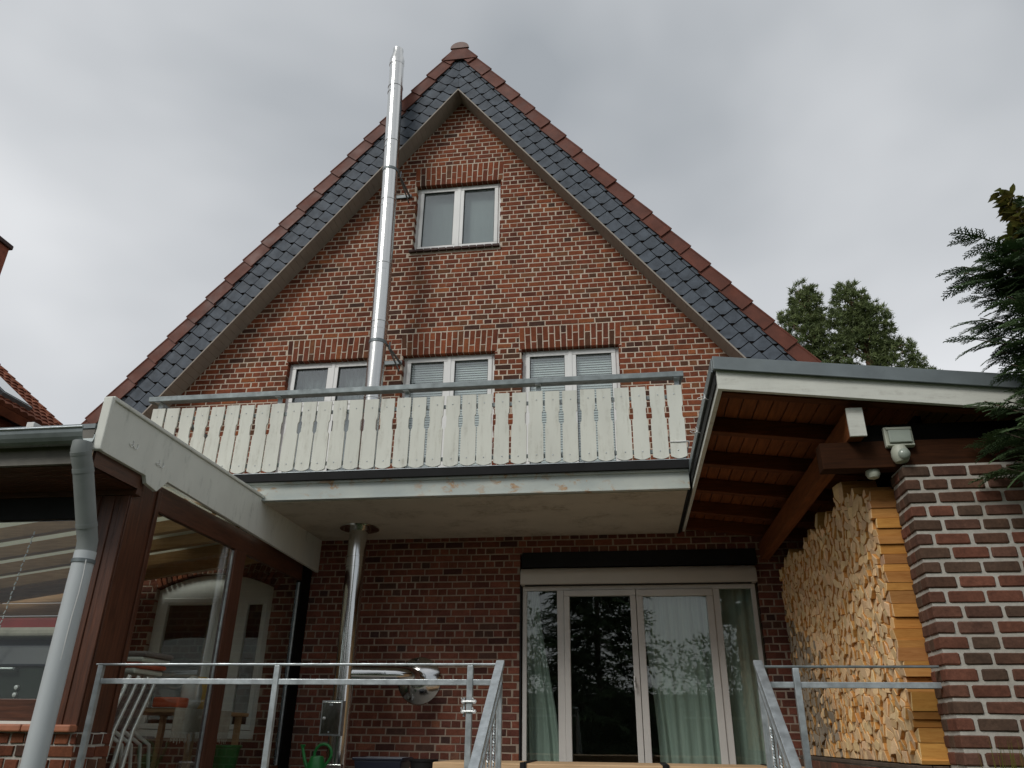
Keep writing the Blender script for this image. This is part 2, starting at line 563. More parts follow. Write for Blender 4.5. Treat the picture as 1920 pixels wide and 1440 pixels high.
def lay(x0, x1, z0, z1, ch, P, J, openings, inside=None):
    """rows of stretchers and headers turn about; returns (xa, xb, za, zb)"""
    res = []
    k = 0
    z = z0
    while z < z1 - .02:
        st = k % 2 == 0
        p = P if st else P / 2
        off = ((k // 2) % 2) * P / 2 if st else P / 4
        x = x0 - p + (off % p) - p
        while x < x1:
            a, b = x + U(-.006, .006) + J / 2, x + p + U(-.006, .006) - J / 2
            if random.random() < .03 and st:      # a half where a whole brick should be
                mid = (a + b) / 2 + U(-.03, .03)
                segs = [(a, mid - J / 2), (mid + J / 2, b)]
            else:
                segs = [(a, b)]
            for a_, b_ in segs:
                items = [(max(a_, x0), min(b_, x1), z + J / 2, z + ch - J / 2)]
                for (ox0, ox1, oz0, oz1) in openings:
                    nx = []
                    for (xa, xb, za, zb) in items:
                        if xb <= ox0 or xa >= ox1 or zb <= oz0 or za >= oz1:
                            nx.append((xa, xb, za, zb)); continue
                        if xa < ox0: nx.append((xa, ox0, za, zb))
                        if xb > ox1: nx.append((ox1, xb, za, zb))
                        ia, ib = max(xa, ox0), min(xb, ox1)
                        if zb > oz1 + .035: nx.append((ia, ib, oz1 + J / 2, zb))
                        if za < oz0 - .035: nx.append((ia, ib, za, oz0 - J / 2))
                    items = nx
                for it in items:
                    if it[1] - it[0] > .03 and it[3] - it[2] > .02:
                        if inside is None or inside((it[0] + it[1]) / 2, (it[2] + it[3]) / 2, (it[1] - it[0]) / 2):
                            res.append(it)
            x += p
        z += ch
        k += 1
    return res

# ================================================================== SETTING
def structure(o):
    o['kind'] = 'structure'
    return o

structure(MB().box(-400, 400, -400, 400, -.5, 0).build('ground', M['lawn']))
structure(MB().box(-4.33, 2.16, -4.46, -.001, .0, 1.15).build('terrace', M['concrete']))
st = MB()
for i in range(6):
    st.box(-.9, .9, -4.46 - .29 * (i + 1), -4.461 - .29 * i, 0, 1.15 - .19 * (i + 1) + .001)
structure(st.build('steps', M['concrete'], bevel=.01))

# ================================================================== HOUSE
AXC, AZC = -2.53, 12.30                 # gable point of the wall
TH = atan(1.30)
CT, STH = cos(TH), sin(TH)
CH = .0915
house = empty('gable_house', (AXC, 0, 0), 'red brick gabled house with slate verges and a white balcony in the middle', 'house')

WX = {'up': (-3.25, -1.765, 9.07, 10.43), 'w1': (-5.17, -3.70, 4.98, 7.07), 'w2': (-3.26, -1.80, 4.98, 7.07), 'w3': (-1.365, .112, 4.47, 7.07)}
DOOR = (-1.37, 1.74, 1.15, 3.90)
ARCHW = (-6.66, -4.88, 1.55, 3.45)
LH = {'up': .427, 'w1': .401, 'w2': .401, 'w3': .401}
def inside_gable(x, z, hw=0):
    if z < 5.7: return -7.64 < x < 2.58
    return abs(x - AXC) - hw < (AZC - z) / 1.30 + .06
opn = [DOOR, (ARCHW[0], ARCHW[1], ARCHW[2], 3.98)]
for k_, r in WX.items():
    opn.append(r)
    opn.append((r[0] - .05, r[1] + .05, r[3], r[3] + LH[k_]))
opn.append((WX['up'][0] - .06, WX['up'][1] + .02, 8.985, 9.07))

# wall body with openings cut by strips (mortar bed shows between the bricks)
def wall_strips(x0, x1, z0, z1, ops, ya, yb, mb, gable=False):
    zs = sorted({z0, z1} | {v for o in ops for v in (o[2], o[3]) if z0 < v < z1})
    for za, zb in zip(zs[:-1], zs[1:]):
        xs = [(x0, x1)]
        for o in ops:
            if o[2] < (za + zb) / 2 < o[3]:
                nx = []
                for a, b in xs:
                    if o[1] <= a or o[0] >= b: nx.append((a, b)); continue
                    if o[0] > a: nx.append((a, o[0]))
                    if o[1] < b: nx.append((o[1], b))
                xs = nx
        for a, b in xs:
            poly = [(a, za), (b, za), (b, zb), (a, zb)]
            if gable:
                poly = clip_poly(poly, 1.3, 1, AZC + 1.3 * AXC + .06)
                poly = clip_poly(poly, -1.3, 1, AZC - 1.3 * AXC + .06)
            if len(poly) > 2: mb.prism(poly, 'y', ya, yb)
holes_f = [(o[0] - .014, o[1] + .014, o[2] - .01, o[3] + .014) for o in [DOOR] + list(WX.values())] + [(ARCHW[0], ARCHW[1], ARCHW[2], 3.70)]
holes = [(o[0] - .004, o[1] + .004, o[2], o[3] + .002) for o in [DOOR] + list(WX.values())] + [(ARCHW[0], ARCHW[1], ARCHW[2], 3.70)]
mb = MB()
wall_strips(-7.64, 2.58, 4.25, 5.70, holes_f, .0045, .106, mb)
wall_strips(-7.64, 2.58, 5.70, 12.4, holes_f, .0045, .106, mb, True)
wall_strips(-7.64, 2.58, 4.25, 5.70, holes, .1061, .34, mb)
wall_strips(-7.64, 2.58, 5.70, 12.4, holes, .1061, .34, mb, True)
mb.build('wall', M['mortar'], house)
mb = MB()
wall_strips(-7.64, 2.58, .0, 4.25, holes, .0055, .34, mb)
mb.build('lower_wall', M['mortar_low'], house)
# other walls, floors: the rooms behind the windows are real dark rooms
mb = MB()
mb.box(-7.64, -7.30, .34, 9.6, 0, 5.7); mb.box(2.24, 2.58, .34, 9.6, 0, 5.7); mb.box(-7.30, 2.24, 9.3, 9.6, 0, 5.7)
mb.prism([(-7.6, 5.7), (2.54, 5.7), (AXC, 12.2)], 'y', 9.3, 9.59)
mb.build('rear_wall', M['inner'], house)
mb = MB()
mb.box(-7.30, 2.24, .341, 9.3, .95, 1.15); mb.box(-7.30, 2.24, .341, 9.3, 4.15, 4.44); mb.box(-6.3, 1.3, .341, 9.3, 8.3, 8.5)
mb.box(-4.35, -4.2, .341, 9.3, 1.15, 4.15); mb.box(-1.62, -1.5, .341, 9.3, 4.44, 8.3); mb.box(-3.6, -3.48, .341, 9.3, 4.44, 8.3); mb.box(-7.3, 2.24, 3.5, 3.6, 1.15, 4.15); mb.box(-6, 1, 3.5, 3.6, 4.44, 8.3)
mb.build('inner_floor', M['inner'], house)

# bricks
allb = lay(-7.64, 2.58, .70, 12.4, CH, .26, .0165, opn, inside_gable)
singles, rest = [], []
for (xa, xb, za, zb) in allb:
    xc, zc, wd = (xa + xb) / 2, (za + zb) / 2, xb - xa
    lowwin = -4.2 < xc < -1.4 and 1.4 < zc < 4.1 and wd > .2
    upp = -6.2 < xc < 1.2 and 5.65 < zc < 9.0 and wd > .2
    (singles if (lowwin or upp) else rest).append((xa, xb, za, zb, lowwin))
random.shuffle(singles)
singles.sort(key=lambda b: (not b[4], b[2]))
rest += singles[270:]
singles = singles[:270]
mb = MB()
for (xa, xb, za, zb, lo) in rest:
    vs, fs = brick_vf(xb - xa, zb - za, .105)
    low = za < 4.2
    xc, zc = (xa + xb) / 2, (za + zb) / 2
    mb.add([(x + xc, y, z + zc) for x, y, z in vs], fs, tone(1.12, .13, (1.0, 1.02, 1.0)) if low else tone(1.0))  # low bricks: light under the balcony put into the tone, less orange
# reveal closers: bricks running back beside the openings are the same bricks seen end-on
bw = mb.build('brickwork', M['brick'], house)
bw['kind'] = 'stuff'
KIT = []
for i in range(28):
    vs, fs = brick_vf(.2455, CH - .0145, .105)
    KIT.append(MB().add(vs, fs, tone(1.12, .13, (1.0, 1.02, 1.0)) if i < 16 else tone(1.0)).mesh('brick', M['brick']))  # first part of the kit carries the under-balcony light in its tone
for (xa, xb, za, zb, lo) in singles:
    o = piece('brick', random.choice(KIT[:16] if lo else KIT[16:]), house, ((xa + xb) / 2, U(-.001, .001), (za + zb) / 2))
    o.scale = ((xb - xa) / .2455, 1, (zb - za) / (CH - .0145))

# soldier lintels over the windows
def soldier(name, xa, xb, zb, height, camber=0.0, fan=.10):
    m = MB()
    n = round((xb - xa) / .0915)
    p = (xb - xa) / n
    for i in range(n):
        u = (i + .5) / n * 2 - 1
        x = xa + p * (i + .5)
        zc0 = zb + camber * (1 - u * u)
        long_low = i % 2 == 1
        a = .245 if long_low else .118
        lo_, hi_ = (0, a), (a + .0145, height - .004)
        for (h0, h1) in (lo_, hi_):
            if h1 - h0 < .03: continue
            vs, fs = brick_vf(p - .0145, h1 - h0, .105)
            hc = (h0 + h1) / 2
            m.add([(x + X + u * fan * (hc + Z), Y, zc0 + hc + Z) for X, Y, Z in vs], fs, tone(1.0))
    return m.build(name, M['brick'], house)
for k_, r in WX.items():
    soldier('window_lintel', r[0] - .04, r[1] + .04, r[3] + .004, LH[k_] - .012, .0, .05)
m = MB()
# segmental arch over the conservatory-side window
n = 26
for i in range(n):
    u = (i + .5) / n * 2 - 1
    a = u * .50
    R_ = 1.96
    cx, cz = (ARCHW[0] + ARCHW[1]) / 2, 3.70 - R_
    for (r0, r1) in ((R_ + .01, R_ + (.25 if i % 2 else .12)), (R_ + (.265 if i % 2 else .135), R_ + .385)):
        vs, fs = brick_vf(.062, r1 - r0, .105)
        rc = (r0 + r1) / 2
        m.add([(cx + sin(a) * (rc + Z) + cos(a) * X, Y - .004, cz + cos(a) * (rc + Z) - sin(a) * X) for X, Y, Z in vs], fs, tone(.9, .05))
m.build('arch_lintel', M['brick'], house)

# windows
def frame_rect(mb, x0, x1, z0, z1, wdt, y0, y1):
    mb.box(x0, x1, y0, y1, z0, z0 + wdt); mb.box(x0, x1, y0, y1, z1 - wdt, z1)
    mb.box(x0, x0 + wdt, y0, y1, z0 + wdt, z1 - wdt); mb.box(x1 - wdt, x1, y0, y1, z0 + wdt, z1 - wdt)

def window(r, name, inner, transom=None, label=None):
    x0, x1, z0, z1 = r[0] - .01, r[1] + .01, r[2], r[3] + .035
    e = empty(name, ((x0 + x1) / 2, .1, z0), parent=house)
    if label: e['label'] = label
    m = MB(); frame_rect(m, x0, x1, z0, z1, .072, .10, .17)
    m.build('frame', M['frame'], e, bevel=.006)
    xm = (x0 + x1) / 2
    zs = [(z0 + .06, z1 - .06)] if transom is None else [(transom + .02, z1 - .06), (z0 + .06, transom - .02)]
    for (za, zb) in zs:
        for (a, b) in ((x0 + .055, xm - .022), (xm + .022, x1 - .055)):
            m = MB(); frame_rect(m, a, b, za, zb, .068, .082, .15)
            m.build('sash', M['frame'], e, bevel=.008)
            m = MB(); frame_rect(m, a + .064, b - .064, za + .064, zb - .064, .008, .088, .12)
            m.build('glazing_bead', M['black_strip'], e)
            MB().box(a + .066, b - .066, .120, .126, za + .066, zb - .066).build('pane', M['glass'], e)
    MB().box(xm - .03, xm + .03, .074, .14, z0 + .062, z1 - .062).build('mullion', M['frame'], e, bevel=.008)
    if transom: MB().box(x0 + .06, x1 - .06, .092, .16, transom - .03, transom + .03).build('transom', M['frame'], e, bevel=.006)
    if inner == 'slats':
        m = MB()
        z = z1 - .10
        while z > z0 + .1:
            for (a, b) in ((x0 + .09, xm - .06), (xm + .06, x1 - .09)):
                m.add([(a, .160, z - .017), (b, .160, z - .017), (b, .176, z + .016), (a, .176, z + .016),
                       (a, .1615, z - .0185), (b, .1615, z - .0185), (b, .1775, z + .0145), (a, .1775, z + .0145)],
                      [(0, 1, 2, 3), (7, 6, 5, 4), (0, 4, 5, 1), (2, 6, 7, 3)])
            z -= .040
        m.build('blind', M['blind'], e)
    else:
        m = MB()
        n = 60
        for i in range(n):
            a, b = x0 + (x1 - x0) * i / n, x0 + (x1 - x0) * (i + 1) / n
            amp = .012 if inner == 'net' else .001
            ya, yb = .24 + amp * sin(a * 55), .24 + amp * sin(b * 55)
            m.add([(a, ya, z0), (b, yb, z0), (b, yb, z1), (a, ya, z1), (a, ya + .003, z0), (b, yb + .003, z0), (b, yb + .003, z1), (a, ya + .003, z1)], [(0, 1, 2, 3), (7, 6, 5, 4)])
        m.build('blind', M['net'] if inner == 'net' else M['blind_grey'], e)
    return e
window(WX['up'], 'window', 'roller', label='small attic window with two grey-green panes under the roof point')
window(WX['w1'], 'window', 'net', 6.30, label='balcony window with dark grey panes behind the flue')
window(WX['w2'], 'window', 'slats', None, label='middle balcony window with white blinds')
window(WX['w3'], 'window', 'slats', None, label='balcony door with white blinds right of the middle window')
# dark brick sill under the attic window
sill = empty('window_sill', (AXC, 0, 9.03), parent=house)
n = 12
for i in range(n):
    a = WX['up'][0] - .055 + i * (1.56 / n)
    m = MB()
    m.add([(a, -.055, 9.015), (a + .118, -.055, 9.015), (a + .118, .10, 9.04), (a, .10, 9.04), (a, -.055, 9.062), (a + .118, -.055, 9.062), (a + .118, .10, 9.092), (a, .10, 9.092)],
          [(0, 3, 2, 1), (4, 5, 6, 7), (0, 1, 5, 4), (1, 2, 6, 5), (2, 3, 7, 6), (3, 0, 4, 7)])
    m.build('sill_brick', M['sillbrick'], sill, bevel=.005)

# window inside the conservatory (arched)
e = empty('window', (-5.77, .1, 1.55), parent=house)
e['label'] = 'arched white window seen through the conservatory glass'
m = MB()
x0, x1 = ARCHW[0], ARCHW[1]
xm = -5.55
R_ = 1.96
top = []
for i in range(15):
    u = i / 14 * 2 - 1
    a = math.asin(u * (x1 - x0) / 2 / R_)
    top.append(((x0 + x1) / 2 + R_ * sin(a), 3.70 - R_ + R_ * cos(a)))
m.prism([(x0, 3.38)] + top + [(x1, 3.38)], 'y', .09, .17)
frame_rect(m, x0, x1, 1.55, 3.382, .10, .09, .17)
m.box(-5.74, -5.34, .088, .168, 1.652, 3.378)
m.build('frame', M['frame'], e, bevel=.005)
for (a, b) in ((x0 + .10, -5.74), (-5.34, x1 - .10)):
    m = MB(); frame_rect(m, a, b, 1.655, 3.375, .07, .08, .15)
    m.build('sash', M['frame'], e, bevel=.008)
    MB().box(a + .07, b - .07, .11, .116, 1.72, 3.305).build('pane', M['glass_cons'], e)

# terrace door
door = empty('terrace_door', (.18, .05, 1.15), parent=house)
door['label'] = 'wide pale four-part terrace door with roller shutter box above'
FZ0, FZ1 = 1.17, 3.462
m = MB(); frame_rect(m, -1.335, 1.705, FZ0, FZ1, .055, .02, .10)
m.box(-.875, -.785, .021, .099, FZ0 + .055, FZ1 - .055)
m.build('frame', M['door_frame'], door, bevel=.005)
m = MB(); m.box(1.16, 1.245, .019, .101, FZ0 + .056, FZ1 - .056)
m.build('frame_post', M['door_frame'], door, bevel=.005)
for (a, b, wd) in ((-.783, .165, .075), (.172, 1.158, .085)):
    m = MB(); frame_rect(m, a, b, FZ0 + .058, FZ1 - .058, wd, -.002, .09)
    m.build('sash', M['door_frame'], door, bevel=.007)
    MB().box(a + wd - .004, b - wd + .004, .045, .051, FZ0 + .06 + wd, FZ1 - .062 - wd).build('pane', M['glass_door'], door)
for (a, b) in ((-1.28, -.875), (1.245, 1.65)):
    MB().box(a, b, .055, .061, FZ0 + .055, FZ1 - .055).build('pane', M['glass_door'], door)
m = MB(); m.box(.085, .105, -.03, -.003, 2.21, 2.33); m.box(.088, .102, -.075, -.03, 2.25, 2.275); m.box(.088, .102, -.075, -.06, 2.16, 2.275)
m.build('handle', M['frame'], door, bevel=.004)
prof = []
for i in range(9):
    a = pi / 2 + pi / 2 * i / 8
    prof.append((-.02 + .10 * cos(a), 3.585 + .105 * sin(a)))
prof += [(-.12, 3.47), (.09, 3.47), (.09, 3.69)]
m = MB(); m.prism(prof, 'x', -1.352, 1.722)
m.build('shutter_box', M['beige'], door, auto=40)
MB().box(-1.37, -1.352, -.01, .08, 1.15, 3.70).build('gap_strip', M['black_strip'], door)  # black strip drawn for the shaded gap between bricks and door frame
MB().box(-1.30, 1.66, -.055, .0, 3.462, 3.4695).build('shutter_bar', M['black_strip'], door)
m = MB(); m.prism([(-.045, 3.705), (.09, 3.705), (.09, 3.915), (-.012, 3.915)], 'x', -1.34, 1.76)
m.build('steel_lintel', M['black_strip'], door)

# roof: slabs, soffits, slate verges and verge tiles
def PT(sg, s, t): return (AXC + sg * (s * CT + t * STH), AZC - s * STH + t * CT)
YV = -.33
SMAX = 9.4
roof = empty('roof', (AXC, 0, AZC), parent=house)
for sg in (-1, 1):
    q = [PT(sg, -.57 * 1.3, .57), PT(sg, SMAX, .57), PT(sg, SMAX, .70), PT(sg, -.70 * 1.3, .70)]
    MB().prism(q, 'y', YV + .03, 9.9).build('roof_deck', M['tile'], roof)
    q = [PT(sg, -.02 * 1.3, .02), PT(sg, SMAX, .02), PT(sg, SMAX, .56), PT(sg, -.56 * 1.3, .56)]
    MB().prism(q, 'y', YV + .006, YV + .05).build('verge_board', M['dark'], roof)
    # soffit made of short boards
    kit = []
    for w_ in (.118,):
        a, b = PT(sg, -w_ / 2, 0), PT(sg, w_ / 2, 0)
        c, d = PT(sg, w_ / 2, .016), PT(sg, -w_ / 2, .016)
        o0 = PT(sg, 0, 0)
        kit.append(MB().prism([(p[0] - o0[0], p[1] - o0[1]) for p in (a, b, c, d)], 'y', YV + .006, -.001).mesh('soffit_board', M['soffit']))
    s = .06
    while s < SMAX:
        p = PT(sg, s, 0)
        piece('soffit_board', kit[0], roof, (p[0], 0, p[1]))
        s += .121
    # cover moulding along the lower edge of the slates
    MB().prism([PT(sg, 0, -.004), PT(sg, SMAX, -.004), PT(sg, SMAX, .018), PT(sg, .018 * -1.3, .018)], 'y', YV - .012, YV + .005).build('verge_trim', M['soffit'], roof)
    # slates
    PIT = .1975
    colr = [(.012, .232), (.232, .452), (.452, .58)]
    kitS = {}
    for ci, (t0, t1) in enumerate(colr):
        s = -1.2 + ci * .050
        while s < SMAX:
            c0, e0 = .062, .013
            poly = [(s, t0 + .006), (s + PIT - e0 - .77 * c0, t0 + .006), (s + PIT - e0, t0 + c0), (s + PIT - e0, t1 - .006), (s, t1 - .006)]
            po = clip_poly(poly, -1, -1.3, -.003)      # own side of the ridge line
            if len(po) > 2:
                whole = po == poly
                def mk(pp, s0):
                    m_ = MB()
                    vs = []
                    for back in (0, 1):
                        for (a, b) in pp:
                            px, pz = PT(sg, a, b)
                            prd = .004 + .005 * (a - s0) / PIT
                            vs.append((px, YV - prd + back * .006, pz))
                    n_ = len(pp)
                    fs = [tuple(range(n_))[::-1], tuple(range(n_, 2 * n_))] + [(i, (i + 1) % n_, n_ + (i + 1) % n_, n_ + i) for i in range(n_)]
                    return m_, vs, fs
                if whole:
                    o0 = PT(sg, s, t0)
                    if len(kitS.setdefault(ci, [])) < 4:
                        m_, vs, fs = mk(po, s)
                        jit = U(-.002, .002)
                        me = m_.add([(x - o0[0], y + jit, z - o0[1]) for x, y, z in vs], fs, (1, 1, 1)).mesh('slate', M['slate'])
                        kitS[ci].append(me)
                    piece('slate', random.choice(kitS[ci]), roof, (o0[0], U(-.002, .001), o0[1]))
                else:
                    m_, vs, fs = mk(po, s)
                    m_.add(vs, fs).build('slate', M['slate'], roof)
            s += PIT
    # verge tiles: wing, rolled top edge
    PT_T = .44
    s = -.62 - .44 * .55
    first = None
    L = PT_T + .035
    o0 = PT(sg, 0, 0)
    def loc(a, b):
        p = PT(sg, a, b)
        return (p[0] - o0[0], p[1] - o0[1])
    m_ = MB()
    vs = []
    for (a, ta, tb, y) in ((0, .492, .690, YV - .022), (L, .508, .712, YV - .046)):
        for (b, yy) in ((ta, y), (tb, y), (tb, y + .022), (ta, y + .022)):
            p = loc(a, b); vs.append((p[0], yy, p[1]))
    m_.add(vs, [(0, 1, 2, 3), (7, 6, 5, 4), (0, 4, 5, 1), (1, 5, 6, 2), (2, 6, 7, 3), (3, 7, 4, 0)])
    pts = []
    for (a, b, y) in ((0, .694, YV - .010), (L, .716, YV - .034)):
        p = loc(a, b); pts.append((p[0], y, p[1]))
    m_.tube(pts, .021, 8)
    vs = []
    for (a, ta, tb) in ((0, .675, .694), (L, .697, .716)):
        for (b, yy) in ((ta, YV - .03), (tb, YV - .03), (tb, YV + .25), (ta, YV + .25)):
            p = loc(a, b); vs.append((p[0], yy, p[1]))
    m_.add(vs, [(0, 1, 2, 3), (7, 6, 5, 4), (0, 4, 5, 1), (1, 5, 6, 2), (2, 6, 7, 3), (3, 7, 4, 0)])
    me = m_.mesh('verge_tile', M['tile'])
    i = 0
    while s < SMAX - .3:
        p = PT(sg, s, 0)
        piece('verge_tile', me, roof, (p[0], U(-.004, .004), p[1]))
        s += PT_T
# ridge end tile
MB().prism([(AXC - .30, 13.02), (AXC + .30, 13.02), (AXC + .12, 13.30), (AXC - .12, 13.30)], 'y', YV - .058, YV - .048).build('apex_plate', M['tile'], roof)
m = MB()
prof = [(cos(pi * i / 12), sin(pi * i / 12)) for i in range(13)]
rz0 = 13.29
pr_ = [(AXC + .150 * c, rz0 + .150 * s_ - .02) for c, s_ in prof] + [(AXC - .13, rz0 - .09), (AXC + .13, rz0 - .09)]
m.prism(pr_, 'y', YV - .055, YV + .40)
m.build('ridge_tile', M['tile'], roof, auto=50)
pr_ = [(AXC + .175 * c, rz0 + .150 * s_ - .005) for c, s_ in prof]
m = MB(); m.prism(pr_, 'y', YV - .075, YV - .035)
m.build('ridge_end', M['ridge'], roof, auto=50)
m = MB()
for i in range(24):
    y = YV + .42 + i * .40
    m.prism([(AXC + .16 * c, rz0 + .16 * s_ - .02) for c, s_ in prof], 'y', y, y + .385)
m.build('ridge_row', M['tile'], roof, auto=50)

# ================================================================== BALCONY
YB = -2.03
bal = empty('balcony', (-2.55, -1, 4.14), 'balcony with white slatted front and grey steel handrail on the house', 'balcony')
MB().box(-5.95, .775, -1.95, -.002, 4.14, 4.44).build('slab', M['plaster'], bal, bevel=.006)
m = MB(); m.box(-5.96, .80, -2.00, -1.952, 4.152, 4.375); m.box(-5.96, .80, -2.03, -2.00, 4.150, 4.164); m.box(-5.96, .80, -2.03, -2.00, 4.352, 4.374)
m.build('edge_beam', M['beam'], bal)
m = MB(); m.prism([(-1.955, 4.376), (-2.075, 4.376), (-2.085, 4.462), (-2.07, 4.470), (-1.955, 4.470)], 'x', -5.97, .835)
m.build('drip_strip', M['black_strip'], bal)
m = MB(); m.box(-5.97, .835, -2.087, -2.062, 4.4705, 4.4775)
m.build('drip_edge', M['steel'], bal)
m = MB(); m.box(.776, .806, -1.951, -.003, 4.135, 4.33)
m.build('side_flashing', M['black_strip'], bal)
# rails and posts
m = MB(); m.box(-5.985, .835, YB - .055, YB + .055, 5.505, 5.575)
m.build('handrail', M['steel_dark'], bal, bevel=.006)
for x in (-5.86, -4.22, -2.55, -.90, .755):
    m = MB(); m.box(x - .028, x + .028, YB + .035, YB + .06, 4.45, 5.504); m.box(x - .035, x + .035, YB - .045, YB + .05, 5.496, 5.5045)
    m.build('post', M['steel'], bal, bevel=.003)
for z in (4.60, 5.275):
    MB().box(-5.92, .80, YB + .012, YB + .034, z - .022, z + .022).build('back_rail', M['steel_dark'], bal)
for x in (-5.93, .79):
    MB().box(x - .03, x + .03, YB + .06, -.01, 5.51, 5.57).build('side_handrail', M['steel_dark'], bal, bevel=.005)
    MB().box(x - .02, x + .02, YB + .06, -.01, 4.58, 4.62).build('side_rail', M['steel_dark'], bal)
# slats
def slat_poly(j=0):
    w1, w2, wn = .0865, .0900, .0735
    a = [(-w1, .915), (-w1, .66), (-wn, .635), (-wn, .515), (-w2, .485), (-w2, .03)]
    arc = [(-w2 + 2 * w2 * i / 8, .03 - .028 * sin(pi * i / 8)) for i in range(1, 8)]
    b = [(-x, z) for x, z in a[::-1]]
    return a + arc + b
SK = [MB().prism([(x + U(-.002, .002), z) for x, z in slat_poly()], 'y', -.011, .011).mesh('slat', M['slat']) for _ in range(8)]
sc = MB(); sc.lathe([(.008, -.0035), (.006, -.006), (.002, -.0075)], (0, -.0105, 0), 'y', 8)
SCR = sc.mesh('screw', M['steel'])
for i in range(33):
    x = -5.835 + .2045 * i
    s_ = piece('slat', random.choice(SK), bal, (x + U(-.005, .005), YB + U(-.003, .003), 4.497 + U(-.006, .006)))
    s_.rotation_euler = (0, U(-.006, .006), 0)
    WLOC[s_.name] = (0, 0, 0)
    for z in (.10, .80):
        o = bpy.data.objects.new('screw', SCR)
        COL.objects.link(o)
        o.parent = s_
        o.location = (U(-.012, .012), 0, z)

# ================================================================== FLUE
fx, fy = -3.46, -.68
flue = empty('stainless_flue', (fx, fy, 1.15), 'tall stainless steel flue pipe rising past the balcony to the roof', 'flue')
def fxz(z): return fx if z < 7 else fx - .03 * ((z - 7) / 5.6) ** 1.3 * 5.0
FR = .128
cuts = [4.10, 6.03, 7.30, 8.35, 9.60, 10.85, 12.12, 12.70]
for a, b in zip(cuts[:-1], cuts[1:]):
    m = MB(); m.tube([(fxz(a), fy, a), (fxz((a + b) / 2), fy, (a + b) / 2), (fxz(b), fy, b)], FR, 36)
    m.build('pipe', M['stainless'], flue, auto=40)
for z in cuts[1:-1]:
    for dz, r in ((0, FR + .007), (-.13, FR + .003)):
        m = MB(); m.lathe([(FR - .01, z + dz - .014), (r, z + dz - .012), (r, z + dz + .012), (FR - .01, z + dz + .014)], (fxz(z), fy, 0), 'z', 36)
        m.build('clamp_band', M['stainless'], flue, auto=50)
x = fxz(12.75)
m = MB(); m.lathe([(FR + .004, 12.66), (FR + .008, 12.69), (FR + .006, 12.80), (.095, 12.96), (.097, 13.06), (.090, 13.06), (.085, 12.7)], (x, fy, 0), 'z', 36)
m.build('cone_top', M['stainless'], flue, auto=40)
for z in (6.95, 10.22):
    X = fxz(z)
    m = MB(); m.lathe([(FR - .01, z - .025), (FR + .008, z - .025), (FR + .008, z + .025), (FR - .01, z + .025)], (X, fy, 0), 'z', 36)
    for dx in (-.12, .12):
        m.bar((X + dx, fy, z), (X + dx * 1.3, -.02, z), .03, .02)
        m.bar((X + dx * 1.3, -.03, z - .16), (X + dx, fy + .2, z), .02, .02)
    m.box(X - .19, X + .19, -.03, -.003, z - .03, z + .03)
    m.bar((X + .16, fy + .08, z + .05), (X + .16, fy + .08, z - .08), .02, .02, (0, 1, 0))
    m.build('wall_bracket', M['zinc'], flue)
# lower run under the balcony
for a, b in ((2.95, 4.13), (2.42, 2.95), (1.62, 2.42), (1.19, 1.62)):
    m = MB(); m.tube([(fx - .01, fy, a), (fx - .01, fy, b)], FR - .004, 40)
    m.build('pipe', M['stainless_shiny'], flue, auto=40)
for z in (3.62, 3.75, 2.62, 2.75, 2.02, 1.92, 1.42):
    m = MB(); m.lathe([(FR - .01, z - .010), (FR + .004, z - .008), (FR + .004, z + .008), (FR - .01, z + .010)], (fx - .01, fy, 0), 'z', 40)
    m.build('clamp_band', M['stainless_shiny'], flue, auto=50)
m = MB(); m.lathe([(FR - .002, 4.122), (.262, 4.122), (.265, 4.138), (FR - .002, 4.138)], (fx, fy, 0), 'z', 40)
m.build('ceiling_plate', M['stainless_shiny'], flue, auto=40)
m = MB()
m.tube([(fx + .02, -.66, 2.30), (-3.1, -.60, 2.30), (-2.86, -.555, 2.30), (-2.765, -.51, 2.30), (-2.705, -.43, 2.295), (-2.69, -.33, 2.29), (-2.69, -.01, 2.28)], .100, 32)
m.build('connector_pipe', M['stainless_shiny'], flue, auto=50)
pa, pb = Vector((fx + .02, -.66, 2.30)), Vector((-2.86, -.555, 2.30))
d_ = (pb - pa).normalized()
for t_ in (.30, .46, .62, .80):
    p = pa.lerp(pb, t_)
    m = MB(); m.tube([p - d_ * .009, p + d_ * .009], .105, 32)
    m.build('clamp_band', M['stainless_shiny'], flue, auto=40)
m = MB(); m.lathe([(.285, -.004), (.290, -.012), (.283, -.020), (.12, -.075), (.10, -.080)], (-2.69, 0, 2.27), 'y', 48)
m.build('wall_rosette', M['stainless_shiny'], flue, auto=40)
box = empty('cleanout_box', (fx - .04, fy - .2, 1.62), parent=flue)
bx0, bx1, bz0, bz1, by = fx - .185, fx + .075, 1.60, 1.985, fy - .16
MB().box(bx0, bx1, by - .05, by + .06, bz0, bz1).build('housing', M['steel'], box, bevel=.006)
MB().box(bx0 + .018, bx1 - .018, by - .062, by - .0505, bz0 + .018, bz1 - .018).build('hatch', M['stainless_shiny'], box, bevel=.004)
m = MB(); m.lathe([(.014, -.0), (.017, -.012), (.010, -.024), (.002, -.026)], (bx0 + .05, by - .0625, 1.79), 'y', 16)
m.build('knob', M['chrome'], box, auto=60)
m = MB(); m.lathe([(.009, 0), (.009, -.006), (.002, -.007)], (bx0 + .12, by - .0625, 1.64), 'y', 12); m.box(bx0 + .105, bx0 + .14, by - .068, by - .0625, 1.93, 1.95)
m.build('latch', M['steel'], box)
m = MB(); m.box(fx - .30, fx + .14, fy - .2, fy + .2, 1.15, 1.19); m.box(fx - .22, fx + .1, fy - .14, fy + .14, 1.19, 1.30)
m.build('foot', M['stainless_shiny'], flue, bevel=.01)

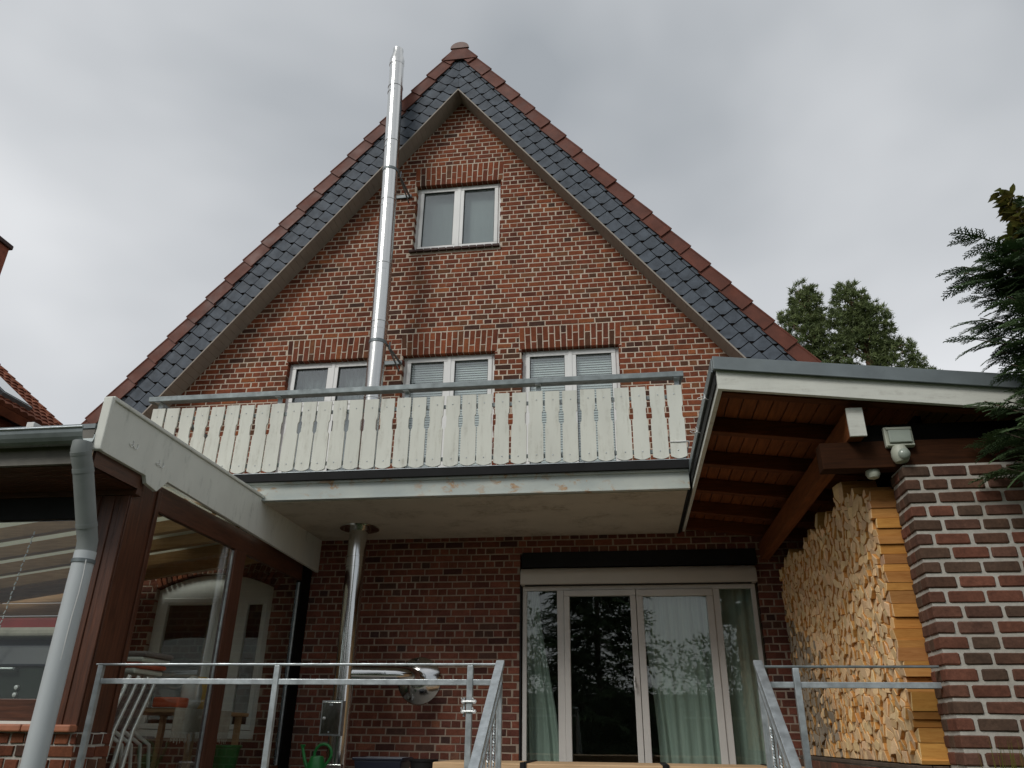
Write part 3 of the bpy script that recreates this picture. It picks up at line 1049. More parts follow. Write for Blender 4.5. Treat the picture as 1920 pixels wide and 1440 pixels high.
# ================================================================== CONSERVATORY
con = empty('conservatory', (-6.0, -2.2, 0), 'dark brown timber conservatory with big glass panes and white side fascia', 'conservatory')
XS = -4.35
m = MB()
fpoly = [(-4.95, 4.185), (-.012, 4.185), (-.012, 3.69), (-3.95, 3.775), (-4.09, 3.64), (-4.265, 3.665), (-4.30, 3.728), (-4.95, 3.735)]
m.prism(fpoly, 'x', -4.285, -4.245)
m.build('side_fascia', M['fascia'], con, bevel=.003)
m = MB(); m.box(-4.30, -4.225, -4.97, -.013, 4.186, 4.222)
m.build('fascia_cap', M['fascia'], con, bevel=.008)
m = MB(); m.box(-4.31, -4.225, -4.995, -4.951, 3.728, 4.21)
m.build('fascia_end', M['fascia'], con, bevel=.010)
MB().prism([(-4.94, 3.915), (-2.1, 4.10), (-.012, 4.10), (-.012, 4.13), (-2.1, 4.13), (-4.94, 3.945)], 'x', -9.5, -4.287).build('roof_sheet', M['glass_cons'], con)
MB().box(-9.5, -4.312, -5.01, -4.942, 3.915, 3.955).build('roof_edge', M['zinc'], con)
# gutter
gp = []
for i in range(11):
    a = pi + pi * i / 10
    gp.append((-5.075 + .085 * cos(a), 3.865 + .125 * sin(a)))
for i in range(10, -1, -1):
    a = pi + pi * i / 10
    gp.append((-5.075 + .079 * cos(a), 3.865 + .119 * sin(a)))
m = MB()
for i in range(10):
    q = [gp[i], gp[i + 1], gp[20 - i], gp[21 - i]]
    m.prism(q, 'x', -9.5, -4.30)
m.build('gutter', M['gutter'], con, auto=40)
m = MB(); m.tube([(-9.5, -5.163, 3.868), (-4.30, -5.163, 3.868)], .011, 10)
m.build('gutter_bead', M['steel'], con, auto=60)
for x in (-4.78, -5.9, -7.2):
    MB().box(x - .035, x + .035, -5.17, -4.96, 3.874, 3.925).build('gutter_clip', M['cable'], con, bevel=.006)
m = MB(); m.prism([(-5.0, 3.61), (-4.96, 3.61), (-4.96, 3.914), (-5.0, 3.914)], 'x', -9.5, -4.312)
m.build('front_fascia', M['eave_grey'], con)
m = MB()
y = -4.955
while y < -4.30:
    m.box(-9.5, -4.29, y, y + .105, 3.60, 3.625)
    y += .11
m.build('eave_board', M['brown_x'], con, bevel=.004)
MB().box(-4.315, -4.2865, -4.95, -4.301, 3.60, 3.76).build('eave_closer', M['brown_y'], con)
MB().box(-9.5, -4.30, -4.30, -4.21, 3.552, 3.74).build('header_beam', M['brown_x'], con, bevel=.006)
MB().box(-9.5, -4.705, -4.285, -4.215, 3.345, 3.551).build('blind_cassette', M['black_strip'], con, bevel=.004)
# downpipe
m = MB()
m.tube([(-4.33, -5.075, 3.76), (-4.33, -5.075, 3.70), (-4.33, -5.05, 3.64), (-4.33, -5.01, 3.585), (-4.33, -4.78, 3.12), (-4.33, -4.735, 3.03), (-4.33, -4.725, 2.93)], .078, 28)
m.build('swan_neck', M['pipe_grey'], con, auto=60)
for p, q in (((-4.33, -5.075, 3.69), (-4.33, -5.06, 3.665)), ((-4.33, -5.00, 3.565), (-4.33, -4.985, 3.535)), ((-4.33, -4.80, 3.16), (-4.33, -4.785, 3.13))):
    m = MB(); m.tube([p, q], .0815, 28); m.build('pipe_socket', M['pipe_grey'], con, auto=60)
m = MB(); m.tube([(-4.33, -4.725, 2.94), (-4.33, -4.725, 0.0)], .082, 28)
m.build('downpipe', M['pipe_light'], con, auto=60)
m = MB(); m.tube([(-4.33, -4.725, 2.875), (-4.33, -4.725, 2.845)], .089, 28)
m.build('pipe_clip', M['zinc'], con, auto=60)
# corner post with trims
m = MB(); m.box(-4.705, XS, -4.28, -3.86, 1.602, 3.74)
m.build('corner_post', M['brown'], con, bevel=.008)
for a, b, pr2 in ((-4.704, -4.64, .018), (-4.60, -4.50, .012), (-4.44, -4.36, .016)):
    MB().box(a, b, -4.28 - pr2, -4.2805, 1.603, 3.55).build('post_trim', M['brown'], con, bevel=.006)
MB().box(XS + .0005, XS + .02, -3.92, -3.86, 1.17, 3.70).build('post_trim', M['brown'], con, bevel=.006)
# side glazing
MB().box(XS - .06, XS, -3.86, -.31, 3.52, 3.76).build('top_rail', M['brown_y'], con, bevel=.006)
MB().box(XS - .06, XS, -3.86, -.31, 1.16, 1.26).build('bottom_rail', M['brown_y'], con, bevel=.006)
MB().box(XS - .07, XS + .012, -2.25, -2.0, 1.26, 3.52).build('mullion', M['brown'], con, bevel=.008)
MB().box(XS - .07, XS + .012, -.31, -.012, 1.16, 3.76).build('wall_post', M['dark'], con, bevel=.006)
for ya, yb in ((-3.86, -2.25), (-2.0, -.31)):
    MB().box(XS - .036, XS - .030, ya, yb, 1.26, 3.52).build('pane', M['glass_cons'], con)
    MB().box(XS - .03, XS - .012, yb - .022, yb - .001, 1.262, 3.5).build('glazing_strip', M['steel'], con)
    MB().box(XS - .03, XS - .012, ya + .001, ya + .022, 1.262, 3.5).build('glazing_strip', M['brown'], con)
# front glazing
MB().box(-9.5, -4.705, -4.262, -4.256, 1.845, 3.35).build('pane', M['glass_cons'], con)
MB().box(-9.5, -4.705, -4.29, -4.22, 1.68, 1.846).build('front_rail', M['brown_x'], con, bevel=.006)
MB().box(-9.5, -4.705, -4.31, -4.22, 1.657, 1.679).build('sill_strip', M['fascia'], con)
for i in range(12):
    MB().box(-4.36 - .43 * (i + 1) + .006, -4.36 - .43 * i, -4.375, -4.22, 1.601, 1.656).build('sill_tile', M['terracotta'], con, bevel=.012)
for x in (-6.35, -7.9):
    MB().box(x - .05, x + .05, -4.285, -4.22, 1.845, 3.35).build('front_mullion', M['brown'], con, bevel=.006)
# brick base
MB().box(-9.5, -4.335, -4.302, -4.10, 0, 1.60).build('base_wall', M['mortar_pier'], con)
MB().box(-4.50, -4.335, -4.10, -3.86, 0, 1.60).build('base_return', M['mortar_pier'], con)
for (xa, xb, za, zb) in lay(-6.4, -4.335, 1.042, 1.60, .093, .26, .018, []):
    vs, fs = brick_vf(xb - xa, zb - za, .04, .005)
    m = MB(); m.add(vs, fs, tone(1.0, .12))
    o = m.build('brick', M['brick_pier'], con); o.location = ((xa + xb) / 2, -4.316, (za + zb) / 2)
for (ya, yb, za, zb) in lay(-4.30, -3.86, 1.042, 1.60, .093, .26, .018, []):
    vs, fs = brick_vf(yb - ya, zb - za, .03, .005)
    m = MB(); m.add([(-y, x, z) for x, y, z in vs], fs, tone(1.0, .12))
    o = m.build('brick', M['brick_pier'], con); o.location = (-4.3245, (ya + yb) / 2, (za + zb) / 2)
# ceiling inside: timber purlins with cream panels between
for i in range(7):
    y = -4.0 + i * .62
    m = MB(); m.bar((-9.3, y, 3.30), (-4.75, y, 3.90), .10, .14)
    m.build('purlin', M['timber'], con)
    if i < 6:
        m = MB(); m.bar((-9.3, y + .31, 3.37), (-4.75, y + .31, 3.97), .51, .01)
        m.build('ceiling_panel', M['poly'] if i in (1, 2, 3, 4) else M['timber'], con)
MB().box(-9.5, -4.34, -4.20, -.02, 1.0, 1.148).build('floor', M['concrete'], con)
MB().box(-9.5, -9.4, -4.2, -.02, 1.15, 4.0).build('end_wall', M['timber'], con)
for i in range(16):
    MB().box(-9.39, -7.645, -.06, -.02, 1.15 + i * .18, 1.322 + i * .18).build('wall_plank', M['timber'], con, bevel=.006)

# ================================================================== SHED ROOF
shed = empty('shed_roof', (2.4, -2.3, 3.5), 'lean-to shed roof with white fascia, grey metal edge and orange-brown timber underside', 'roof')
SL = -.1285
def rz_(x, z): return z + SL * (x - .84)
XR = 4.3
def slope_box(m, x0, x1, y0, y1, za, zb):
    m.add([(x0, y0, rz_(x0, za)), (x1, y0, rz_(x1, za)), (x1, y1, rz_(x1, za)), (x0, y1, rz_(x0, za)),
           (x0, y0, rz_(x0, zb)), (x1, y0, rz_(x1, zb)), (x1, y1, rz_(x1, zb)), (x0, y1, rz_(x0, zb))],
          [(0, 3, 2, 1), (4, 5, 6, 7), (0, 1, 5, 4), (1, 2, 6, 5), (2, 3, 7, 6), (3, 0, 4, 7)])
    return m
slope_box(MB(), .835, XR, -4.68, -4.64, 4.158, 4.335).build('front_fascia', M['fascia_wood'], shed, bevel=.003)
MB().box(.835, .873, -4.639, -.015, 4.158, 4.335).build('side_fascia', M['fascia_wood'], shed, bevel=.003)
m = slope_box(MB(), .812, XR, -4.712, -4.66, 4.322, 4.435); slope_box(m, .812, XR, -4.722, -4.7125, 4.314, 4.326)
m.build('metal_edge', M['zinc'], shed, bevel=.004)
m = MB(); m.box(.805, .834, -4.659, -.015, 4.335, 4.44); m.box(.797, .812, -4.659, -.015, 4.316, 4.334)
m.build('side_metal_edge', M['zinc'], shed, bevel=.003)
MB().box(.821, .8345, -4.64, -.015, 4.215, 4.3155).build('side_gap_strip', M['black_strip'], shed)  # black strip standing in for the shaded gap below the metal edge
slope_box(MB(), .84, XR, -4.655, -.015, 4.36, 4.42).build('roof_sheet', M['zinc'], shed)
x = .876
while x < 3.2:
    slope_box(MB(), x, x + .116, -4.635, -.018, 4.325, 4.348).build('roof_board', M['larch_y'], shed, bevel=.006)
    x += .124
slope_box(MB(), x, XR, -4.635, -.018, 4.325, 4.348).build('roof_board', M['larch_y'], shed)
for y in (-4.52, -3.66, -2.75, -1.84, -.93, -.12):
    slope_box(MB(), .878, XR, y - .05, y + .05, 4.175, 4.322).build('rafter', M['larch_x'], shed, bevel=.006)
MB().box(1.81, 1.92, -4.56, -.02, 3.755, 3.978).build('purlin', M['larch_y'], shed, bevel=.005)
MB().box(1.803, 1.927, -4.585, -4.561, 3.748, 3.985).build('purlin_cap', M['fascia_wood'], shed, bevel=.003)
MB().box(1.60, XR, -4.44, -4.30, 3.535, 3.752).build('tie_beam', M['beam_dark'], shed, bevel=.006)
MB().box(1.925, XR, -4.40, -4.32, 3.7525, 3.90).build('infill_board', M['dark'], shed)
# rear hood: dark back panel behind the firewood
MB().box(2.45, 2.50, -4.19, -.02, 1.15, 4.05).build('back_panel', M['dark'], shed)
MB().box(2.40, 2.46, -.2, -.02, 1.15, 4.05).build('post', M['larch_y'], shed)

# floodlight with motion sensor
fl = empty('floodlight', (2.19, -4.46, 3.70), 'greenish floodlight with round motion sensor mounted on the shed beam', 'lamp')
m = MB(); m.box(2.085, 2.295, -4.485, -4.442, 3.685, 3.85)
m.build('housing', M['lamp'], fl, bevel=.008)
m = MB(); m.box(2.108, 2.272, -4.515, -4.4855, 3.712, 3.815); 
m.build('glass_front', M['lamp_glass'], fl, bevel=.006)
m = MB(); m.box(2.10, 2.285, -4.50, -4.4855, 3.822, 3.842); m.box(2.09, 2.29, -4.50, -4.4855, 3.69, 3.704)
m.build('rim', M['lamp'], fl, bevel=.004)
m = MB(); m.lathe([(.02, .115), (.045, .105), (.062, .07), (.064, .03), (.058, .0), (.045, -.022), (.01, -.026)], (2.165, -4.50, 3.575), 'z', 20)
m.build('sensor_head', M['lamp'], fl, auto=35)
m = MB(); m.lathe([(.045, -.0), (.043, -.02), (.030, -.034), (.004, -.040)], (2.175, -4.545, 3.60), 'y', 20)
m.build('sensor_lens', M['lamp_glass'], fl, auto=50)
sn = MB(); sn.lathe([(.05, .06), (.055, .03), (.04, -.0), (.01, -.012)], (1.985, -4.36, 3.478), 'z', 18)
o = sn.build('motion_sensor', M['lamp'], auto=40)
tag(o, 'small pale round sensor under the shed beam above the firewood', 'sensor')

# ================================================================== BRICK PIER
pier = empty('brick_pier', (2.7, -4.35, 0), 'brown brick pier with thick pale grey joints at the right edge', 'pier')
PX, PYF, PYB = 2.158, -4.50, -4.205
MB().box(PX + .012, 3.6, PYF + .012, PYB, 0, 3.532).build('mortar_core', M['mortar_pier'], pier)
PB = [(.112, .053, .037), (.098, .053, .037), (.125, .053, .036), (.090, .056, .040), (.135, .056, .038), (.103, .054, .040), (.086, .056, .041)]
def ptone():
    t = random.choice(PB); g = U(.88, 1.2) * 1.4
    return (t[0] * g, t[1] * g * .94, t[2] * g * .88)
def pbrick(x0, x1, y0, y1, z0, z1):
    j = .004
    m = MB()
    b = .008
    def r(): return U(-j, j)
    n1, n2 = [], []
    xs, ys, zs = (x0, x1), (y0, y1), (z0, z1)
    # rounded-corner brick: three rings
    vs = []
    for (ins, z) in ((b, z0), (0, z0 + b), (0, z1 - b), (b, z1)):
        vs += [(x0 + ins, y0 + b + ins * .5, z + r() * .6), (x0 + b + ins * .5, y0 + ins, z + r() * .6), (x1 - b - ins * .5, y0 + ins, z + r() * .6), (x1 - ins, y0 + b + ins * .5, z + r() * .6), (x1 - ins, y1, z), (x0 + ins, y1, z)]
    fs = []
    for a in range(3):
        for i in range(6):
            k = (i + 1) % 6
            fs.append((a * 6 + i, a * 6 + k, a * 6 + 6 + k, a * 6 + 6 + i))
    fs.append((5, 4, 3, 2, 1, 0)); fs.append((18, 19, 20, 21, 22, 23))
    jx = {}
    vs = [(x + U(-.0025, .0025), y + U(-.002, .002), z) for x, y, z in vs]
    m.add(vs, fs, ptone())
    return m.build('brick', M['brick_pier'], pier)
PCH, PJ = .1035, .0255
z = 3.515
row = 0
while z > .95:
    za, zb = z - PCH + PJ, z
    first = .20 if row % 2 == 0 else .115
    first += U(-.012, .012)
    dcor = .105 if row % 2 == 0 else .16
    pbrick(PX, PX + first, PYF, PYF + dcor, za, zb)
    x = PX + first + PJ
    seq = 0
    while x < 3.35:
        L = random.choice((.235, .235, .17, .24))
        pbrick(x, x + L + U(-.006, .006), PYF, PYF + .08, za + U(-.002, .002), zb + U(-.002, .002))
        x += L + PJ
    # left cheek
    y = PYF + dcor + .012
    while y < PYB - .03:
        yb = min(y + (.085 if row % 2 == 0 else .11), PYB)
        pbrick(PX + .001, PX + .07, y, yb, za, zb)
        y = yb + .012
    z -= PCH
    row += 1

# low plinth under the firewood
plin = empty('firewood_plinth', (2.2, -2.2, 1.15), 'low brick plinth with weathered boards carrying the firewood stack', 'plinth')
MB().box(1.965, 2.40, -4.195, -.1, 1.151, 1.43).build('plinth_wall', M['mortar_pier'], plin)
for k in range(3):
    y = -4.19
    while y < -.3:
        vs, fs = brick_vf(.235, .075, .02, .004)
        m = MB(); m.add([(-yy, x, z) for x, yy, z in [(a, -b, c) for a, b, c in vs]], fs, ptone())
        o = m.build('brick', M['brick_pier'], plin); o.location = (1.955, y + .125, 1.20 + k * .092)
        y += .255
m = MB()
for k in range(4):
    MB().box(1.95 + k * .11, 2.05 + k * .11, -4.20, -.12, 1.432 + .001 * k, 1.462 + U(-.003, .003)).build('board', M['bark'], plin, bevel=.004)

# ================================================================== FIREWOOD
WY0, WY1, WZ0, WZ1, WXF = -4.185, -.24, 1.468, 3.56, 1.985
def top_z(y):      # uneven top edge of the stack
    return 3.50 + .10 * min(1, max(0, (y + 4.2) / .8)) + .03 * sin(y * 5.1) + .02 * sin(y * 13)
random.seed(5)
pts = []
gy, gz = .082, .070
nz_, ny_ = int((WZ1 + .12 - WZ0) / gz) + 1, int((WY1 - WY0) / gy) + 1
grid = {}
for i in range(ny_ + 1):
    for j in range(nz_ + 1):
        if random.random() < .10 and 0 < i: continue
        y = WY0 + (i + .5 + U(-.44, .44) + .25 * (j % 2)) * gy
        z = WZ0 + (j + .5 + U(-.44, .44)) * gz
        if i == 0: y = WY0 + U(.02, .06)
        if z < WZ1 + .10:
            grid.setdefault((i, j), []).append((y, z)); pts.append((y, z, i, j))
logs = []
for (y, z, i, j) in pts:
    if z > top_z(y) - .02: continue
    poly = [(max(WY0, y - .15), max(WZ0, z - .15)), (min(WY1, y + .15), max(WZ0, z - .15)), (min(WY1, y + .15), z + .15), (max(WY0, y - .15), z + .15)]
    for di in (-2, -1, 0, 1, 2):
        for dj in (-2, -1, 0, 1, 2):
            for (qy, qz) in grid.get((i + di, j + dj), ()):
                if (qy, qz) == (y, z): continue
                a, b = qy - y, qz - z
                # slanted metric makes wedge shapes
                c = (qy * qy + qz * qz - y * y - z * z) / 2
                poly = clip_poly(poly, a, b, c)
    if len(poly) < 3: continue
    cy = sum(p[0] for p in poly) / len(poly); cz = sum(p[1] for p in poly) / len(poly)
    kx = U(.91, .99)
    keep = [(cy + (p[0] - cy) * kx if p[0] > WY0 + .004 else p[0], cz + (p[1] - cz) * kx) for p in poly]
    if any(p[0] <= WY0 + .004 for p in poly):
        oy = U(-.012, .030)
        keep = [(p[0] + oy + U(-.006, .006), p[1]) if p[0] <= WY0 + .004 else p for p in keep]
        logs.append((cy, cz, keep, True))
    else: logs.append((cy, cz, keep, False))
def log_mesh(cy, cz, poly):
    m = MB()
    n = len(poly)
    tw = U(.97, 1.03)
    x0 = WXF + U(-.014, .020)
    tl_y, tl_z = U(-.2, .2), U(-.2, .2)
    g = U(.80, 1.12)
    warm = U(.94, 1.06)
    t = (g, g * warm, g * warm * U(.9, 1.05))
    # most logs low at the far end are darker and greyer
    if cy > -1.7 + U(-.35, .35) and cz < 2.35 + U(-.25, .25) + (cy + 1.7) * .45 and random.random() < .85:
        t = (g * .42, g * .50, g * .66)
    L = U(.30, .34)
    bv = .006
    vs = []
    for (p, q) in poly: vs.append((x0 + tl_y * (p - cy) + tl_z * (q - cz) + .004, p, q))
    for (p, q) in poly:
        k = 1 - bv / max(.02, math.hypot(p - cy, q - cz))
        vs.append((x0 + tl_y * (p - cy) * k + tl_z * (q - cz) * k, cy + (p - cy) * k, cz + (q - cz) * k))
    for (p, q) in poly: vs.append((x0 + L, cy + (p - cy) * tw, cz + (q - cz) * tw))
    fs = [tuple(range(n, 2 * n))] + [(i, (i + 1) % n, n + (i + 1) % n, n + i) for i in range(n)] + [(i, 2 * n + i, 2 * n + (i + 1) % n, (i + 1) % n) for i in range(n)]
    mi = [0] + [0] * n + [1] * n
    vs = [(a + .0, b - cy, c - cz) for a, b, c in vs]
    return m, vs, fs, mi, t
logs.sort(key=lambda q: q[0])
rest_logs = MB()
for idx, (cy, cz, poly, is_end) in enumerate(logs):
    m, vs, fs, mi, t = log_mesh(cy, cz, poly)
    if is_end:
        g2 = U(.62, 1.05)
        t = (g2, g2 * U(.88, 1.0), g2 * U(.7, 1.0))
    if idx < 300:
        m.add([(x - WXF, y, z) for x, y, z in vs], fs, t, mi)
        o = m.build('firewood_log', [M['log_end'], M['log_side']])
        o.location = (WXF, cy, cz)
        if is_end:
            tag(o, 'split log at the near end of the stack showing its long golden side', 'log', 'end logs of the firewood stack')
        else:
            tag(o, 'pale split log end in the nearer part of the firewood stack', 'log', 'split logs in the firewood stack')
    else:
        rest_logs.add([(x, y + cy, z + cz) for x, y, z in vs], fs, t, mi)
o = rest_logs.build('firewood_stack', [M['log_end'], M['log_side']])
o['kind'] = 'stuff'
tag(o, 'farther part of the split firewood stack under the shed roof', 'firewood')
random.seed(21)

# ================================================================== RAILINGS
YR = -4.40
def twisted(m, p0, p1, w_, turns, n=40):
    p0, p1 = Vector(p0), Vector(p1)
    vs, fs = [], []
    for i in range(n + 1):
        t_ = i / n
        a0 = 2 * pi * turns * min(1, max(0, (t_ - .15) / .7))
        c = p0.lerp(p1, t_)
        for k in range(4):
            a = a0 + pi / 4 + k * pi / 2
            vs.append((c.x + w_ * .707 * cos(a), c.y + w_ * .707 * sin(a), c.z))
    for i in range(n):
        for k in range(4):
            fs.append((i * 4 + k, i * 4 + (k + 1) % 4, i * 4 + 4 + (k + 1) % 4, i * 4 + 4 + k))
    m.add(vs, fs)
rl = empty('terrace_railing', (-2.6, YR, 1.15), 'galvanised terrace railing left of the steps in front of the conservatory', 'railing')
for x in (-4.185, -2.69, -1.162):
    MB().box(x - .022, x + .022, YR - .02, YR + .02, 1.15, 2.093).build('post', M['steel'], rl, bevel=.004)
for xa, xb in ((-4.162, -2.713), (-2.667, -1.185), (-1.139, -.955)):
    MB().box(xa, xb, YR - .012, YR + .012, 1.955, 1.995).build('mid_rail', M['steel'], rl, bevel=.003)
MB().box(-4.225, -.955, YR - .022, YR + .022, 2.0935, 2.108).build('top_rail', M['steel'], rl, bevel=.004)
for z in (1.775, 1.842):
    m = MB(); m.tube([(-1.21, YR - .026, z), (-1.115, YR - .026, z)], .008, 10)
    for x in (-1.205, -1.12):
        m.lathe([(.016, -.006), (.016, .008), (.004, .012)], (x, YR - .026, z), 'y', 6)
        m.bar((x, YR - .026, z), (x - .012, YR - .04, z + .024), .008, .008)
    m.build('clamp', M['chrome'], rl)
m = MB(); m.box(-1.207, -1.195, YR - .01, YR + .01, 1.74, 1.87)
m.build('clamp_plate', M['steel'], rl)
rr = empty('terrace_railing', (1.6, YR, 1.15), 'galvanised terrace railing between the steps and the brick pier', 'railing')
MB().box(1.19 - .022, 1.19 + .022, YR - .02, YR + .02, 1.15, 2.078).build('post', M['steel'], rr, bevel=.004)
for xa, xb in ((.955, 1.166), (1.214, 2.145)):
    m = MB(); m.box(xa, xb, YR - .012, YR + .012, 1.945, 1.985); m.build('mid_rail', M['steel'], rr, bevel=.003)
MB().box(.94, 2.152, YR - .022, YR + .022, 2.079, 2.094).build('top_rail', M['steel_dark'], rr, bevel=.004)
def stair_rail(x, name, label, side):
    e = empty(name, (x, -4.9, .6), label, 'railing')
    e['group'] = 'stair railings'
    a, b = Vector((x, -4.43, 2.115)), Vector((x, -6.10, .94))
    d = (b - a)
    m = MB(); m.bar(a, b, .062, .035, (0, 0, 1)); m.build('handrail', M['steel'], e, bevel=.004)
    off = Vector((0, 0, -.14))
    m = MB(); m.bar(a + off + d * .0, b + off, .036, .03, (0, 0, 1)); m.build('upper_rail', M['steel'], e, bevel=.003)
    offb = Vector((0, 0, -.86))
    m = MB(); m.bar(a + offb, b + offb, .036, .03, (0, 0, 1)); m.build('lower_rail', M['steel'], e, bevel=.003)
    for t_ in (.01, .98):
        p = a + d * t_
        MB().box(x - .018, x + .018, p.y - .018, p.y + .018, max(0, p.z - 1.15), p.z - .02).build('post', M['steel'], e, bevel=.003)
    nb = 13
    for i in range(nb):
        t_ = (i + 1) / (nb + 1)
        p = a + d * t_
        m = MB()
        if i % 2 == 1: twisted(m, (x, p.y, p.z - .15), (x, p.y, p.z - .85), .013, 5)
        else: m.box(x - .0065, x + .0065, p.y - .0065, p.y + .0065, p.z - .85, p.z - .15)
        m.build('baluster', M['steel'], e)
stair_rail(-.93, 'stair_railing', 'galvanised stair railing with twisted bars on the left of the steps', -1)
stair_rail(.93, 'stair_railing', 'galvanised stair railing with twisted bars on the right of the steps', 1)

# ================================================================== THINGS ON THE TERRACE
def watering_can(loc, name, label, sc=1.0, rot=0):
    e = empty(name, loc, label, 'watering can')
    x, y, z = loc
    m = MB(); m.lathe([(.085 * sc, 0), (.09 * sc, .01), (.085 * sc, .10 * sc), (.062 * sc, .17 * sc), (.058 * sc, .18 * sc), (.02, .185 * sc)], (x, y, z), 'z', 24)
    m.build('body', M['green'], e, auto=40)
    m = MB(); m.tube([(x - .07 * sc, y, z + .05 * sc), (x - .12 * sc, y, z + .14 * sc), (x - .155 * sc, y, z + .25 * sc)], [.024 * sc, .016 * sc, .013 * sc], 12)
    m.lathe([(.012 * sc, 0), (.026 * sc, .03 * sc), (.022 * sc, .034 * sc)], (x - .155 * sc, y, z + .245 * sc), 'z', 12)
    m.build('spout', M['green'], e, auto=50)
    pts_ = [(x - .03 * sc, y, z + .17 * sc)]
    for i in range(9):
        a = pi * .95 - i / 8 * pi * 1.2
        pts_.append((x + .055 * sc + .085 * sc * cos(a), y, z + .20 * sc + .085 * sc * sin(a)))
    pts_.append((x + .08 * sc, y, z + .09 * sc))
    m = MB(); m.tube(pts_, .014 * sc, 10); m.build('handle', M['green'], e, auto=60)
    return e
watering_can((-3.40, -1.5, 1.19), 'watering_can', 'green plastic watering can on the terrace left of the flue foot', 1.15)
# a flat stone the can stands on
o = MB().box(-3.62, -3.18, -1.70, -1.30, 1.151, 1.19).build('stone_slab', M['concrete'], bevel=.008)
tag(o, 'flat grey stone slab under the green watering can', 'slab')
pl = empty('plastic_planter', (-2.62, -1.5, 1.15), 'dark blue plastic planter box by the brick wall', 'planter')
m = MB(); m.add([(-2.87, -1.68, 1.151), (-2.43, -1.68, 1.151), (-2.43, -1.34, 1.151), (-2.87, -1.34, 1.151), (-2.91, -1.72, 1.37), (-2.39, -1.72, 1.37), (-2.39, -1.30, 1.37), (-2.91, -1.30, 1.37)],
                [(0, 3, 2, 1), (4, 5, 6, 7), (0, 1, 5, 4), (1, 2, 6, 5), (2, 3, 7, 6), (3, 0, 4, 7)])
m.build('tub', M['blue'], pl, bevel=.012)
m = MB(); frame_rect(m, -2.925, -2.375, 0, 0, 0, 0, 0)
m = MB(); m.box(-2.925, -2.375, -1.735, -1.71, 1.371, 1.40); m.box(-2.925, -2.375, -1.31, -1.285, 1.371, 1.40); m.box(-2.925, -2.90, -1.709, -1.311, 1.371, 1.40); m.box(-2.40, -2.375, -1.709, -1.311, 1.371, 1.40)
m.build('rim', M['blue'], pl, bevel=.008)
lid = empty('plastic_tub', (-2.17, -1.5, 1.15), 'small black tub right of the blue planter', 'tub')
m = MB(); m.lathe([(.13, 1.151), (.145, 1.36), (.155, 1.365), (.155, 1.385), (.14, 1.385)], (-2.20, -1.5, 0), 'z', 24); m.build('body', M['black_strip'], lid, auto=40)
bd = empty('board_package', (-.3, -2.5, 1.15), 'long tan board package with black straps lying before the terrace door', 'package')
m = MB()
m.prism([(-2.62, 1.151), (-1.70, 1.151), (-1.70, 1.39), (-2.62, 1.39)], 'x', -1.84, 1.62)
m.build('boards', M['card'], bd, bevel=.01)
for x in (-.985, .31, 1.3):
    m = MB(); m.box(x - .03, x + .03, -2.63, -1.69, 1.391, 1.398); m.box(x - .03, x + .03, -2.63, -2.6205, 1.151, 1.391); m.box(x - .012, x + .012, -2.638, -2.63, 1.33, 1.40)
    m.build('strap', M['black_strip'], bd)

# curtains behind the terrace door
def curtain(name, label, xt0, xt1, xb0, xb1, y, z0, z1, folds, amp=.03):
    m = MB()
    nu, nv = 56, 26
    vs, fs = [], []
    for lay_ in (0, 1):
        for j in range(nv + 1):
            v = j / nv
            ee = v * v * (3 - 2 * v)
            a, b = xb0 + (xt0 - xb0) * ee, xb1 + (xt1 - xb1) * ee
            for i in range(nu + 1):
                u = i / nu
                ph = folds * 2 * pi * u + .6 * sin(3 * v + u * 4)
                vs.append((a + (b - a) * u + .010 * sin(ph * .5 + v * 3), y + amp * sin(ph) * (.7 + .3 * sin(u * 9)) + lay_ * .004, z0 + (z1 - z0) * v))
    w_ = nu + 1
    o2 = w_ * (nv + 1)
    for j in range(nv):
        for i in range(nu):
            q = (j * w_ + i, j * w_ + i + 1, (j + 1) * w_ + i + 1, (j + 1) * w_ + i)
            fs.append(q); fs.append(tuple(k + o2 for k in q[::-1]))
    m.add(vs, fs)
    o = m.build(name, M['curtain'], smooth=True)
    tag(o, label, 'curtain')
curtain('curtain', 'narrow green curtain gathered behind the left narrow door pane', -1.32, -1.14, -1.34, -.86, .24, 1.17, 3.45, 4)
curtain('curtain', 'wide sea-green curtain behind the right door leaf', .24, 1.16, .36, 1.16, .24, 1.17, 3.45, 6)
curtain('curtain', 'dim green curtain behind the right narrow door pane', 1.18, 1.72, 1.20, 1.72, .26, 1.17, 3.45, 4)

# hooks and cables
def s_hook(name, loc, axis, label, r=.03):
    x, y, z = loc
    pts_ = []
    for i in range(10):
        a = pi * .15 + i / 9 * pi * 1.15
        pts_.append((-cos(a) * r - r * .9, -sin(a) * r))
    pts_ = pts_[::-1]
    for i in range(12):
        a = pi + i / 11 * pi * 1.25
        pts_.append((cos(a) * r + r * 1.0, sin(a) * r))
    P3 = [(x, y + p[0], z + p[1]) if axis == 'y' else (x + p[0], y, z + p[1]) for p in pts_]
    P3 = [(x - .02, y + .0, P3[0][2])] + P3 if False else P3
    m = MB(); m.tube(P3, .003, 8)
    o = m.build(name, M['chrome'], auto=60)
    tag(o, label, 'hook')
s_hook('wire_hook', (-4.239, -4.57, 3.93), 'y', 'thin curly wire hook on the white fascia, nearer the gutter', .033)
s_hook('wire_hook', (-4.239, -4.14, 3.90), 'y', 'thin curly wire hook on the white fascia, nearer the balcony', .033)
s_hook('cable_hook', (.79, -4.15, 4.33), 'x', 'white curled hook on the shed edge above the other hook', .035)
s_hook('cable_hook', (.785, -3.35, 4.33), 'x', 'white curled hook on the shed edge level with the last slat', .035)
